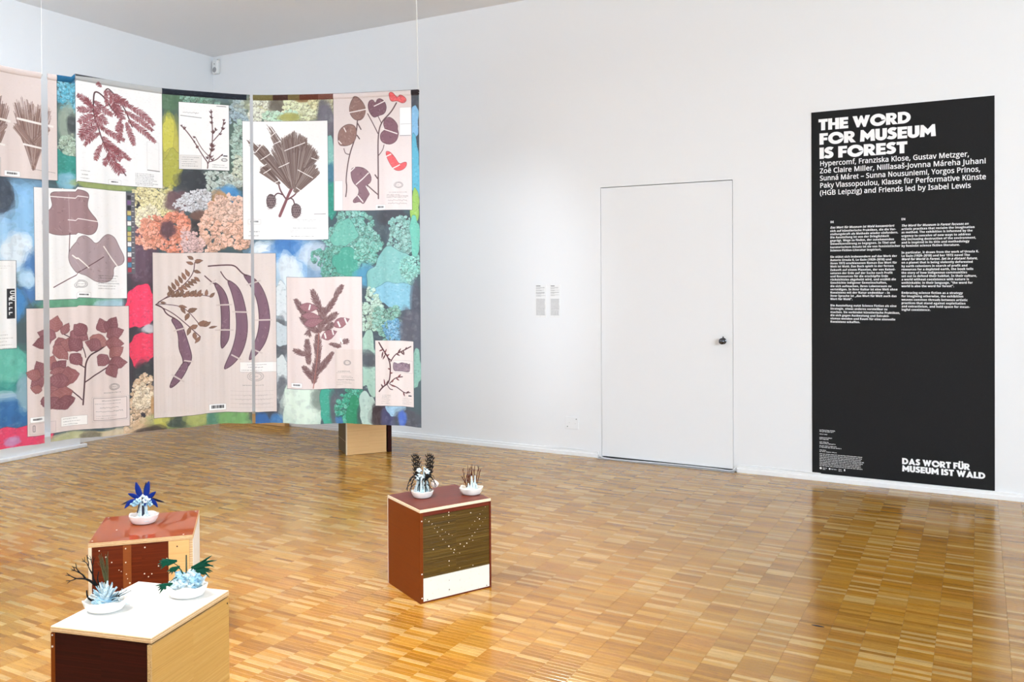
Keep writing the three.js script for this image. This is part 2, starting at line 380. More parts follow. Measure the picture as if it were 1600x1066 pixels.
wash(293, 245, 3, 6, '#4a6ac0');
wash(304, 23, 4, 24, '#3a3c46');
lobe(304, 24, 4, 11, '#7fb0d2');
lobe(304, 57, 4, 23, '#5aa6bd');
lobe(304, 86, 4, 11, '#8fb356');
lobe(304, 108, 4, 14, '#6bb5a2');
hem(-44, 28, '#55606c');
hem(33, 52, '#155f86');
hem(52, 110, '#aeb0ae');
hem(110, 171, '#141c28');
hem(173, 191, '#6c6238');
hem(191, 203, '#3a1c10');
hem(203, 212, '#6a5a32');
hem(212, 227, '#5a2814');
hem(227, 242, '#6e4236');
hem(242, 300, '#6a4340');
hem(300, 308, '#1c1216');

// herbarium sheets: each has its own frame, x and y in fractions of the sheet
let SW = 1, SH = 1;
const ink = '#57383c', lw = (w) => { g2.lineWidth = w; };
function sheet(u, v, w, h, paper, draw) {
  g2.save(); g2.translate(u, v); SW = w; SH = h;
  g2.fillStyle = 'rgba(40,40,45,0.55)'; g2.fillRect(-0.25, -0.25, w + 0.6, h + 0.6);
  g2.fillStyle = paper; g2.fillRect(0, 0, w, h);
  for (let i = 0; i < w * h * 0.25; i++) { g2.globalAlpha = 0.05; g2.fillStyle = rnd() < 0.5 ? '#ffffff' : '#8a7a74'; g2.fillRect(rnd() * w, rnd() * h, rr(0.3, 1.4), rr(0.2, 0.7)); }
  g2.globalAlpha = 1; g2.lineCap = 'round'; g2.lineJoin = 'round'; draw(); g2.restore();
}
const X = (x) => x * SW, Y = (y) => y * SH;
function stem(pts, w, col = ink) { g2.strokeStyle = col; lw(w); g2.beginPath(); g2.moveTo(X(pts[0][0]), Y(pts[0][1])); for (let i = 1; i < pts.length; i++) { const [a, b] = pts[i], [c, d] = pts[i + 1] || pts[i]; i < pts.length - 1 ? g2.quadraticCurveTo(X(a), Y(b), X((a + c) / 2), Y((b + d) / 2)) : g2.lineTo(X(a), Y(b)); } g2.stroke(); }
function blade(x, y, ang, len, wid, col, vein = true, edge = 0.12) {  // pointed leaf from its stalk end, in cm
  g2.save(); g2.translate(X(x), Y(y)); g2.rotate(ang); g2.fillStyle = col; g2.strokeStyle = mix(hexy(col), '#20100f', 0.45); lw(0.25);
  g2.beginPath(); g2.moveTo(0, 0); const n = 9;
  for (let i = 1; i <= n; i++) { const t = i / n; g2.lineTo(t * len, -Math.sin(Math.PI * Math.pow(t, 0.8)) * wid / 2 * (1 + rr(-edge, edge))); }
  for (let i = n - 1; i >= 0; i--) { const t = i / n; g2.lineTo(t * len, Math.sin(Math.PI * Math.pow(t, 0.8)) * wid / 2 * (1 + rr(-edge, edge))); }
  g2.closePath(); g2.fill(); g2.globalAlpha = 0.7; g2.stroke();
  if (vein) { g2.strokeStyle = mix(hexy(col), '#e8d0c8', 0.35); lw(0.18); g2.globalAlpha = 0.7; g2.beginPath(); g2.moveTo(0, 0); g2.lineTo(len * 0.95, 0); for (let i = 1; i < 6; i++) { g2.moveTo(len * i / 7, 0); g2.lineTo(len * (i + 1) / 7, wid * 0.3); g2.moveTo(len * i / 7, 0); g2.lineTo(len * (i + 1) / 7, -wid * 0.3); } g2.stroke(); }
  g2.restore(); g2.globalAlpha = 1;
}
const hexy = (c) => c[0] === '#' ? c : hexOf(c);
function spray(x, y, x1, y1, bend, leaf, wid, col, gap = 0.9, axis = 0.35, spread = 0.95) {  // axis set with small blades on both sides
  const ax = X(x), ay = Y(y), bx_ = X(x1), by = Y(y1), L = Math.hypot(bx_ - ax, by - ay), a = Math.atan2(by - ay, bx_ - ax), mx = (ax + bx_) / 2 - Math.sin(a) * bend, my = (ay + by) / 2 + Math.cos(a) * bend;
  g2.strokeStyle = mix(hexy(col), '#20100f', 0.3); lw(axis); g2.beginPath(); g2.moveTo(ax, ay); g2.quadraticCurveTo(mx, my, bx_, by); g2.stroke();
  for (let d = 0.5; d < L; d += gap) {
    const t = d / L, px = (1 - t) ** 2 * ax + 2 * t * (1 - t) * mx + t * t * bx_, py = (1 - t) ** 2 * ay + 2 * t * (1 - t) * my + t * t * by;
    const an = Math.atan2((1 - t) * (my - ay) + t * (by - my), (1 - t) * (mx - ax) + t * (bx_ - mx)), k = leaf * (0.55 + 0.45 * Math.sin(Math.PI * Math.min(1, t * 1.05)));
    for (const s of [-1, 1]) blade(px / SW, py / SH, an + s * (spread + rr(-0.15, 0.15)), k * rr(0.8, 1.1), wid, mix(hexy(col), rnd() < 0.5 ? '#ffffff' : '#301014', rnd() * 0.3), false);
  }
}
function bundle(x, y, x1, y1, w0, w1, col, n, len = 1, jag = 0.12) {     // a sheaf of needles from (x,y) spreading to (x1,y1)
  const ax = X(x), ay = Y(y), bx_ = X(x1), by = Y(y1), a = Math.atan2(by - ay, bx_ - ax), nx = -Math.sin(a), ny = Math.cos(a);
  for (let i = 0; i < n; i++) {
    const q = rr(-1, 1), e = len * (1 - Math.abs(q) * 0.12 - rnd() * jag), s = rnd() * 0.25;
    g2.strokeStyle = mix(col, rnd() < 0.45 ? '#ffffff' : '#1c0c0a', rr(0, 0.35)); lw(rr(0.2, 0.5)); g2.globalAlpha = 0.9; g2.beginPath();
    const sx = ax + (bx_ - ax) * s + nx * q * (w0 + (w1 - w0) * s), sy = ay + (by - ay) * s + ny * q * (w0 + (w1 - w0) * s);
    g2.moveTo(sx, sy); g2.lineTo(ax + (bx_ - ax) * e + nx * q * w1 * (1 + rr(-0.05, 0.05)), ay + (by - ay) * e + ny * q * w1 * (1 + rr(-0.05, 0.05))); g2.stroke();
  }
  g2.globalAlpha = 1;
}
function shape(pts, col, edge = 0.3) {
  g2.beginPath(); const n = pts.length; for (let i = 0; i < n; i++) { const [a, b] = pts[i], [c, d] = pts[(i + 1) % n]; i ? g2.quadraticCurveTo(X(a), Y(b), X((a + c) / 2), Y((b + d) / 2)) : g2.moveTo(X((a + c) / 2), Y((b + d) / 2)); }
  g2.quadraticCurveTo(X(pts[0][0]), Y(pts[0][1]), X((pts[0][0] + pts[1][0]) / 2), Y((pts[0][1] + pts[1][1]) / 2)); g2.closePath(); g2.fillStyle = col; g2.fill(); g2.strokeStyle = mix(hexy(col), '#1c0e10', 0.5); lw(edge); g2.stroke();
  g2.save(); g2.clip(); const xs = pts.map((p) => p[0]), ys = pts.map((p) => p[1]), x0 = Math.min(...xs), x1 = Math.max(...xs), y0 = Math.min(...ys), y1 = Math.max(...ys);
  for (let i = 0; i < 60; i++) { g2.globalAlpha = 0.13; g2.fillStyle = rnd() < 0.5 ? '#f0d8d4' : '#2a1216'; g2.beginPath(); g2.ellipse(X(rr(x0, x1)), Y(rr(y0, y1)), rr(0.2, 1.6), rr(0.1, 0.6), rnd() * 3, 0, 7); g2.fill(); }
  g2.restore(); g2.globalAlpha = 1;
}
function tape(x0, y0, x1, y1, w = 0.5, col = '#efe6e0') { g2.strokeStyle = col; lw(w); g2.lineCap = 'butt'; g2.beginPath(); g2.moveTo(X(x0), Y(y0)); g2.lineTo(X(x1), Y(y1)); g2.stroke(); g2.lineCap = 'round'; }
function typed(x, y, w, rows, dy, h = 0.5, col = '#4a4644') {           // small illegible typing
  for (let r = 0; r < rows; r++) { let q = x; const end = x + w * rr(0.6, 1); while (q < end) { const l = rr(0.3, 1.3) / SW; g2.globalAlpha = rr(0.35, 0.8); g2.fillStyle = col; for (let c = q; c < q + l; c += 0.28 / SW) g2.fillRect(X(c), Y(y) + r * dy - rr(0, h * 0.3), 0.18, h * rr(0.6, 1)); q += l + 0.35 / SW; } }
  g2.globalAlpha = 1;
}
function script(x, y, w, col = '#5b5250', amp = 0.7) { g2.strokeStyle = col; lw(0.16); g2.beginPath(); g2.moveTo(X(x), Y(y)); for (let q = 0; q < w * SW; q += 0.45) g2.lineTo(X(x) + q, Y(y) + rr(-amp, amp) * (rnd() < 0.3 ? 1 : 0.45)); g2.stroke(); }
function stamp(x, y, rx, ry) { g2.strokeStyle = '#6d6664'; lw(0.2); for (const k of [1, 0.72]) { g2.beginPath(); g2.ellipse(X(x), Y(y), rx * k, ry * k, 0, 0, 7); g2.stroke(); } typed(x - rx * 0.6 / SW, y - 0.1 / SH, rx * 1.2 / SW, 1, 1, 0.5); for (let i = 0; i < 26; i++) { const a = i / 26 * Math.PI * 2; g2.fillStyle = '#6d6664'; g2.fillRect(X(x) + Math.cos(a) * rx * 0.86, Y(y) + Math.sin(a) * ry * 0.86, 0.22, 0.3); } }
function slip(x, y, w, h, col = '#f4f0ec') { g2.fillStyle = col; g2.fillRect(X(x), Y(y), X(w), Y(h)); g2.strokeStyle = 'rgba(90,80,78,0.5)'; lw(0.14); g2.strokeRect(X(x), Y(y), X(w), Y(h)); }
function barcode(x, y, w = 6, h = 1.5) { slip(x - 1.6 / SW, y - 0.9 / SH, (w + 3.2) / SW, (h + 2.2) / SH, '#fbfaf8'); g2.fillStyle = '#1d1d20'; for (let q = 0; q < w; q += rr(0.16, 0.36)) g2.fillRect(X(x) + q, Y(y), rr(0.08, 0.24), h); }
const pink = '#ddcdc7', white = '#f3f1ee', plum = '#8a6367', red = '#b05a62', brown = '#7a5a52';

// two brooms on pinkish paper
sheet(-24.2, 0, 64.6, 72.1, pink, () => {
  const br = '#8b6c62';
  for (const [x, s] of [[0.345, 1], [0.765, 1]]) {
    bundle(x, 0.92, x + 0.0, 0.26, 0.8, 9.2 * s, br, 240, 0.98, 0.42); bundle(x, 0.88, x - 0.13, 0.2, 1.2, 6, br, 110, 0.96, 0.35); bundle(x, 0.88, x + 0.12, 0.24, 1.2, 6, br, 110, 0.96, 0.35);
    bundle(x + 0.0, 0.7, x - 0.19, 0.5, 2, 2.5, br, 40); bundle(x, 0.66, x + 0.16, 0.5, 2, 2.5, br, 30);
    tape(x - 0.16, 0.455, x + 0.2, 0.495, 1.5, '#ece4de'); tape(x - 0.1, 0.685, x + 0.14, 0.715, 1.3, '#ece4de');
  }
  slip(0.26, 0.83, 0.18, 0.17, '#cfc6c2'); typed(0.28, 0.87, 0.12, 3, 2.6); tape(0.74, 0.905, 0.98, 0.93, 0.18, '#6a605c'); barcode(0.5, 0.955, 7, 1.3);
});
// drooping red foliage
sheet(52.4, 0.1, 58.4, 73.2, '#f2f1f0', () => {
  g2.fillStyle = '#b2b3b2'; g2.fillRect(0, 0, SW, 4.2); g2.fillStyle = '#35353a'; g2.beginPath(); g2.moveTo(0, 0); g2.lineTo(SW * 0.36, 0); g2.lineTo(0, 1.5); g2.fill();
  stem([[0.2, 0.33], [0.2, 0.2], [0.22, 0.12], [0.33, 0.17], [0.42, 0.28], [0.53, 0.355]], 1, '#4c2f33'); stem([[0.34, 0.14], [0.345, 0.06], [0.46, 0.14], [0.56, 0.24], [0.65, 0.42]], 0.8, '#4c2f33'); stem([[0.2, 0.26], [0.2, 0.36], [0.26, 0.48], [0.3, 0.6], [0.46, 0.78], [0.57, 0.9]], 0.8, '#4c2f33');
  const R = (a, b, c, d, k = 1.5, l = 3.4) => spray(a, b, c, d, k, l, 0.55, red, 0.92, 0.36);
  R(0.2, 0.3, 0.02, 0.19); R(0.2, 0.33, 0.03, 0.33); R(0.21, 0.36, 0.04, 0.45); R(0.22, 0.4, 0.05, 0.56, 1, 4.2); R(0.25, 0.45, 0.05, 0.6, -1, 4); R(0.21, 0.22, 0.42, 0.33); R(0.21, 0.27, 0.35, 0.42, 1, 3.8); R(0.22, 0.3, 0.3, 0.48); R(0.18, 0.3, 0.1, 0.22);
  R(0.28, 0.52, 0.1, 0.655, 2, 2.6); R(0.29, 0.63, 0.22, 0.78, 1, 2.8); R(0.28, 0.46, 0.56, 0.56, 1, 3); R(0.3, 0.55, 0.5, 0.68, 1, 3.4); R(0.33, 0.62, 0.62, 0.74, -1, 3.2); R(0.3, 0.6, 0.52, 0.75, 1, 4.4); R(0.36, 0.7, 0.5, 0.88, 0, 4.6); R(0.38, 0.72, 0.32, 0.82, 0, 3); R(0.42, 0.78, 0.56, 0.87, 0, 3);
  R(0.36, 0.1, 0.62, 0.22, 3, 3.4); R(0.45, 0.12, 0.6, 0.2, 2, 3.6); R(0.4, 0.14, 0.5, 0.32, 0, 5.4); R(0.44, 0.2, 0.54, 0.36, 0, 4.4); R(0.6, 0.22, 0.9, 0.38, -3, 3.4); R(0.56, 0.28, 0.88, 0.43, -2, 3); R(0.6, 0.36, 0.92, 0.55, -1.5, 3); R(0.58, 0.38, 0.67, 0.6, 0, 3); R(0.54, 0.4, 0.49, 0.58, 1, 2.6); R(0.52, 0.36, 0.47, 0.48, 0, 2.6); R(0.3, 0.08, 0.24, 0.05, 0, 2); R(0.34, 0.1, 0.36, 0.25, 0, 2.4);
  tape(0.25, 0.36, 0.3, 0.33, 0.7); g2.strokeStyle = '#c9c5c2'; lw(0.15); g2.strokeRect(X(0.82), Y(0.55), X(0.14), Y(0.28)); tape(0.82, 0.83, 0.97, 0.835, 0.5, '#6c6664');
  typed(0.05, 0.895, 0.12, 1, 1); typed(0.06, 0.93, 0.09, 1, 1, 0.8); typed(0.04, 0.965, 0.13, 1, 1); typed(0.68, 0.87, 0.3, 8, 1.15, 0.6); barcode(0.4, 0.965, 5, 0.9);
});
// little upright twig
sheet(122.4, 8.9, 35.6, 49.4, '#f3f1ef', () => {
  const c = '#5f4142', tuft = (x, y, n, l) => { for (let i = 0; i < n; i++) blade(x, y, -Math.PI / 2 + rr(-0.9, 0.9), l * rr(0.6, 1.1), 0.5, mix('#8c6062', '#2a1416', rnd() * 0.5), false); };
  stem([[0.56, 0.98], [0.58, 0.9], [0.5, 0.83], [0.3, 0.58], [0.14, 0.42], [0.04, 0.35]], 0.75, c); stem([[0.58, 0.9], [0.63, 0.74], [0.66, 0.6], [0.67, 0.4], [0.64, 0.09]], 0.7, c); stem([[0.68, 0.56], [0.78, 0.47], [0.86, 0.4], [0.9, 0.22]], 0.6, c); stem([[0.6, 0.88], [0.72, 0.86], [0.84, 0.77]], 0.6, c); stem([[0.6, 0.8], [0.48, 0.72], [0.38, 0.6], [0.32, 0.51]], 0.5, c);
  for (const [x, y, n, l] of [[0.65, 0.72, 16, 3.4], [0.66, 0.66, 14, 3.4], [0.68, 0.45, 8, 3], [0.65, 0.3, 6, 2], [0.65, 0.22, 8, 2.4], [0.64, 0.14, 7, 2], [0.9, 0.3, 7, 2.2], [0.88, 0.38, 7, 2.4], [0.82, 0.46, 5, 2], [0.9, 0.24, 5, 1.6], [0.73, 0.4, 5, 2.4], [0.1, 0.41, 6, 2.6], [0.05, 0.36, 3, 1.4], [0.35, 0.68, 5, 2.4], [0.3, 0.6, 4, 2], [0.3, 0.53, 4, 1.6], [0.56, 0.84, 6, 2.6], [0.66, 0.86, 6, 2.4], [0.85, 0.78, 4, 1.6], [0.63, 0.82, 8, 3]]) tuft(x, y, n, l);
  tape(0.03, 0.2, 0.45, 0.22, 0.35, '#6c6866'); script(0.08, 0.15, 0.32); slip(0.02, 0.79, 0.42, 0.2, '#e4dfdb'); typed(0.05, 0.82, 0.34, 5, 1.6, 0.5); stamp(0.9, 0.84, 2.2, 1.2); typed(0.66, 0.92, 0.32, 2, 1.6, 0.6); g2.fillStyle = '#3c3c40'; g2.fillRect(X(0.88), Y(0.77), 3, 0.9); g2.fillRect(X(0.75), Y(0.022), 7, 0.35);
});
// two notched leaves and a colour strip
sheet(25.2, 77.4, 60.4, 75.9, '#efecea', () => {
  shape([[0.17, 0.035], [0.3, 0.028], [0.5, 0.02], [0.6, 0.05], [0.56, 0.16], [0.6, 0.22], [0.69, 0.3], [0.66, 0.4], [0.58, 0.435], [0.44, 0.405], [0.3, 0.425], [0.16, 0.41], [0.08, 0.34], [0.1, 0.24], [0.2, 0.17], [0.18, 0.1]], '#98797a'); stem([[0.37, 0.05], [0.38, 0.4]], 0.3, '#b59c9a'); stem([[0.38, 0.4], [0.37, 0.6]], 0.45, ink); tape(0.16, 0.075, 0.58, 0.085, 0.6); tape(0.36, 0.28, 0.68, 0.3, 0.6); tape(0.3, 0.0, 0.36, 0.02, 0.8);
  shape([[0.48, 0.5], [0.58, 0.43], [0.68, 0.45], [0.76, 0.52], [0.88, 0.4], [1.0, 0.42], [1.06, 0.52], [1.13, 0.62], [1.1, 0.69], [0.98, 0.7], [0.99, 0.8], [0.92, 0.85], [0.76, 0.86], [0.64, 0.8], [0.52, 0.78], [0.42, 0.67], [0.42, 0.57]].map(([x, y]) => [x * 0.87, y]), '#a69193'); stem([[0.74, 0.62], [0.5, 0.76], [0.2, 0.96 - 0.07]], 0.6, '#5f4044'); stem([[0.5, 0.76], [0.4, 0.6]], 0.2, '#bda9a8'); tape(0.4, 0.6, 0.58, 0.73, 0.8); tape(0.74, 0.52, 0.9, 0.7, 0.8);
  stamp(0.49, 0.875, 4.2, 2.6); typed(0.68, 0.79, 0.27, 6, 1.8, 0.6); barcode(0.47, 0.965, 6, 1);
});
g2.fillStyle = '#626066'; g2.fillRect(85.6, 78, 6, 58); for (let i = 0; i < 15; i++) { g2.fillStyle = ['#f1efec', '#2a2a2e', '#4f86a8', '#a8404e', '#c9b870', '#5f9a72', '#7a5a86'][Math.floor(rnd() * 7)]; g2.fillRect(86.4, 80 + i * 3.7, 2.6, 3); g2.fillStyle = '#d8d4d0'; g2.fillRect(89.4, 80 + i * 3.7, 1.6, 0.4); }
// broad-leaved branch
sheet(19.8, 158.8, 66.9, 85.4, pink, () => {
  stem([[0.53, 0.8], [0.55, 0.6], [0.56, 0.42], [0.7, 0.36], [0.78, 0.31]], 1, '#4c3034'); stem([[0.55, 0.62], [0.68, 0.55], [0.8, 0.49]], 0.8, '#4c3034'); stem([[0.52, 0.76], [0.42, 0.66], [0.25, 0.6], [0.12, 0.58]], 0.7, '#4c3034'); stem([[0.55, 0.5], [0.49, 0.47]], 0.8, '#4c3034'); stem([[0.56, 0.42], [0.54, 0.3], [0.36, 0.22]], 0.6, '#4c3034');
  const c = ['#8f5a5c', '#97605f', '#87555a', '#a06a66', '#7d4c52'], b = (x, y, deg, l, w) => blade(x, y, deg * Math.PI / 180, l, w, c[Math.floor(rnd() * 5)]);
  b(0.25, 0.2, -75, 12, 10); b(0.28, 0.24, 200, 13, 9); b(0.24, 0.26, 170, 13, 9); b(0.34, 0.22, -60, 9, 6); b(0.3, 0.24, 70, 14, 10); b(0.26, 0.3, 50, 14, 9); b(0.42, 0.2, 30, 13, 11); b(0.56, 0.24, 230, 11, 9); b(0.5, 0.33, 200, 13, 10); b(0.52, 0.36, -130, 12, 9); b(0.42, 0.38, 50, 11, 8); b(0.6, 0.26, 20, 14, 10); b(0.72, 0.34, 200, 12, 9);
  b(0.76, 0.22, -110, 11, 9); b(0.78, 0.22, -60, 13, 10); b(0.77, 0.25, -20, 13, 10); b(0.76, 0.3, 5, 13, 9); b(0.8, 0.42, -35, 12, 9); b(0.78, 0.4, 130, 10, 9); b(0.79, 0.47, 0, 13, 9); b(0.79, 0.48, 60, 11, 9);
  b(0.16, 0.54, -115, 12, 9); b(0.16, 0.55, 150, 10, 9); b(0.13, 0.54, -160, 10, 8); b(0.2, 0.5, -70, 11, 8); b(0.24, 0.52, -40, 12, 9); b(0.22, 0.56, 60, 12, 9); b(0.5, 0.55, 175, 20, 13); b(0.36, 0.5, 170, 10, 6); b(0.3, 0.62, 130, 13, 9); b(0.44, 0.68, 165, 18, 11); b(0.4, 0.6, 190, 14, 10); b(0.14, 0.65, 200, 8, 6); b(0.15, 0.7, 70, 9, 6); b(0.3, 0.72, 140, 12, 8); b(0.46, 0.74, 160, 16, 9);
  stamp(0.85, 0.665, 3.6, 2.2); typed(0.74, 0.71, 0.22, 1, 1, 0.6); slip(0.62, 0.745, 0.37, 0.2, '#e5d6d1'); g2.strokeStyle = '#7a6c6a'; lw(0.3); g2.strokeRect(X(0.635), Y(0.755), X(0.34), Y(0.18)); typed(0.72, 0.775, 0.2, 1, 1, 0.8); typed(0.65, 0.8, 0.3, 1, 1, 0.4); script(0.7, 0.835, 0.2); script(0.66, 0.865, 0.28); typed(0.66, 0.9, 0.28, 2, 1.6, 0.4);
  slip(0.02, 0.905, 0.25, 0.085, '#d9c8c4'); g2.strokeStyle = '#3c3638'; lw(0.25); g2.strokeRect(X(0.05), Y(0.92), 1.1, 4); slip(0.32, 0.885, 0.25, 0.075, '#f3efeb'); typed(0.34, 0.9, 0.2, 3, 1.9, 0.5); barcode(0.05, 0.865, 6, 1.3);
});
// bean pods
sheet(103.4, 120.5, 88.6, 120.8, '#ddcfc8', () => {
  g2.globalAlpha = 0.5; for (let i = 0; i < 90; i++) { g2.fillStyle = '#cbbab3'; g2.fillRect(X(0.02) + (i % 30) * (i < 60 ? 0.9 : 2.8), Y(0.62) + rnd() * 4, 0.18, Y(0.34)); } g2.globalAlpha = 1;
  const P = '#7a5a68', pod = (pts, w) => { const L = []; const R = []; for (let i = 0; i < pts.length; i++) { const [a, b] = pts[i], [c, d] = pts[Math.min(i + 1, pts.length - 1)], [e, f] = pts[Math.max(i - 1, 0)], an = Math.atan2(Y(d - f), X(c - e)), k = w[i]; L.push([a - Math.sin(an) * k / SW, b + Math.cos(an) * k / SH]); R.unshift([a + Math.sin(an) * k / SW, b - Math.cos(an) * k / SH]); } shape([...L, ...R], P, 0.5); };
  pod([[0.49, 0.19], [0.55, 0.25], [0.575, 0.34], [0.575, 0.46], [0.57, 0.54], [0.545, 0.6]], [1, 2.6, 3.1, 2.9, 3.2, 0.8]); stem([[0.41, 0.145], [0.47, 0.19], [0.5, 0.2]], 0.8);
  pod([[0.6, 0.175], [0.66, 0.23], [0.7, 0.34], [0.715, 0.48], [0.68, 0.6], [0.62, 0.68], [0.565, 0.73]], [1, 3.4, 3.8, 4.2, 4, 3, 0.8]); stem([[0.54, 0.12], [0.57, 0.16], [0.61, 0.18]], 0.8);
  pod([[0.73, 0.135], [0.81, 0.18], [0.88, 0.28], [0.905, 0.42], [0.88, 0.53], [0.83, 0.6], [0.77, 0.67]], [1, 3.4, 3.6, 4, 3.8, 3.4, 0.8]); stem([[0.44, 0.085], [0.6, 0.075], [0.66, 0.08], [0.71, 0.125], [0.75, 0.14]], 1);
  pod([[0.15, 0.4], [0.2, 0.44], [0.225, 0.5], [0.24, 0.58], [0.27, 0.65], [0.25, 0.7]], [1.4, 2.6, 2.4, 3.9, 3.2, 2]); pod([[0.26, 0.67], [0.22, 0.73], [0.17, 0.78], [0.13, 0.82]], [2.2, 2.8, 2.6, 0.8]); stem([[0.03, 0.315], [0.08, 0.33], [0.1, 0.37], [0.17, 0.4]], 0.9); stem([[0.02, 0.315], [0.13, 0.35], [0.24, 0.42], [0.37, 0.52]], 0.6); stem([[0.02, 0.315], [0.12, 0.26], [0.22, 0.215], [0.32, 0.13], [0.33, 0.06]], 0.6); stem([[0.04, 0.31], [0.2, 0.315], [0.28, 0.36], [0.36, 0.44]], 0.5); stem([[0.04, 0.3], [0.15, 0.25], [0.3, 0.25], [0.46, 0.275]], 0.5);
  const lf = '#80604f', o = (x, y, d, l = 5, w = 2.4) => blade(x, y, d * Math.PI / 180, l, w, rnd() < 0.5 ? lf : '#8c6654', false);
  for (let i = 0; i < 6; i++) { o(0.15 + i * 0.027, 0.245 - i * 0.02, -115, 6.2, 2.6); o(0.2 + i * 0.025, 0.21 - i * 0.012, 40, 5.4, 2.4); } o(0.33, 0.06, -10); o(0.33, 0.05, 0, 6); o(0.32, 0.07, 200, 5.5); o(0.32, 0.04, 210, 5); o(0.32, 0.11, 20, 5.6);
  for (let i = 0; i < 8; i++) { o(0.12 + i * 0.033, 0.265, -70 + rr(-20, 20), 5, 2.6); o(0.14 + i * 0.03, 0.265, -20 + rr(-20, 20), 4.2, 2.4); } o(0.42, 0.27, -85, 5); o(0.45, 0.28, -45, 5); o(0.06, 0.3, 10, 4, 1.6);
  o(0.2, 0.325, 10, 6); o(0.22, 0.33, 60, 6); o(0.27, 0.36, -15, 7, 3.6); o(0.28, 0.37, 115, 6, 3); o(0.35, 0.44, 0, 9, 4.4); o(0.35, 0.45, 165, 7, 3.4); o(0.4, 0.46, -35, 6, 2.6); o(0.44, 0.47, -10, 6, 1.6); o(0.29, 0.46, 110, 6, 2.8); o(0.32, 0.49, 80, 6, 2.8); o(0.37, 0.52, 130, 6, 2.6);
  for (const q of [[0.16, 0.475, 0.25, 0.46], [0.24, 0.66, 0.31, 0.67], [0.14, 0.74, 0.24, 0.79], [0.5, 0.33, 0.63, 0.325], [0.49, 0.485, 0.64, 0.485], [0.63, 0.37, 0.76, 0.37], [0.62, 0.64, 0.7, 0.67], [0.75, 0.2, 0.87, 0.17], [0.81, 0.42, 0.96, 0.42], [0.79, 0.6, 0.88, 0.63], [0.45, 0.2, 0.5, 0.17]]) tape(...q, 1.1, '#cdbdb6');
  slip(0.69, 0.685, 0.31, 0.062, '#f2ece8'); typed(0.75, 0.7, 0.22, 1, 1, 0.5); typed(0.76, 0.716, 0.18, 1, 1, 0.9); typed(0.7, 0.735, 0.26, 1, 1, 0.5); stamp(0.82, 0.775, 6, 3.6); typed(0.71, 0.83, 0.24, 1, 1, 0.6); for (let i = 0; i < 5; i++) { tape(0.61, 0.868 + i * 0.026, 0.97, 0.868 + i * 0.026, 0.14, '#b4a49e'); } script(0.72, 0.895, 0.2, '#a3948e'); script(0.65, 0.92, 0.3, '#a3948e'); script(0.68, 0.95, 0.26, '#a3948e'); barcode(0.455, 0.955, 9, 2.4);
});
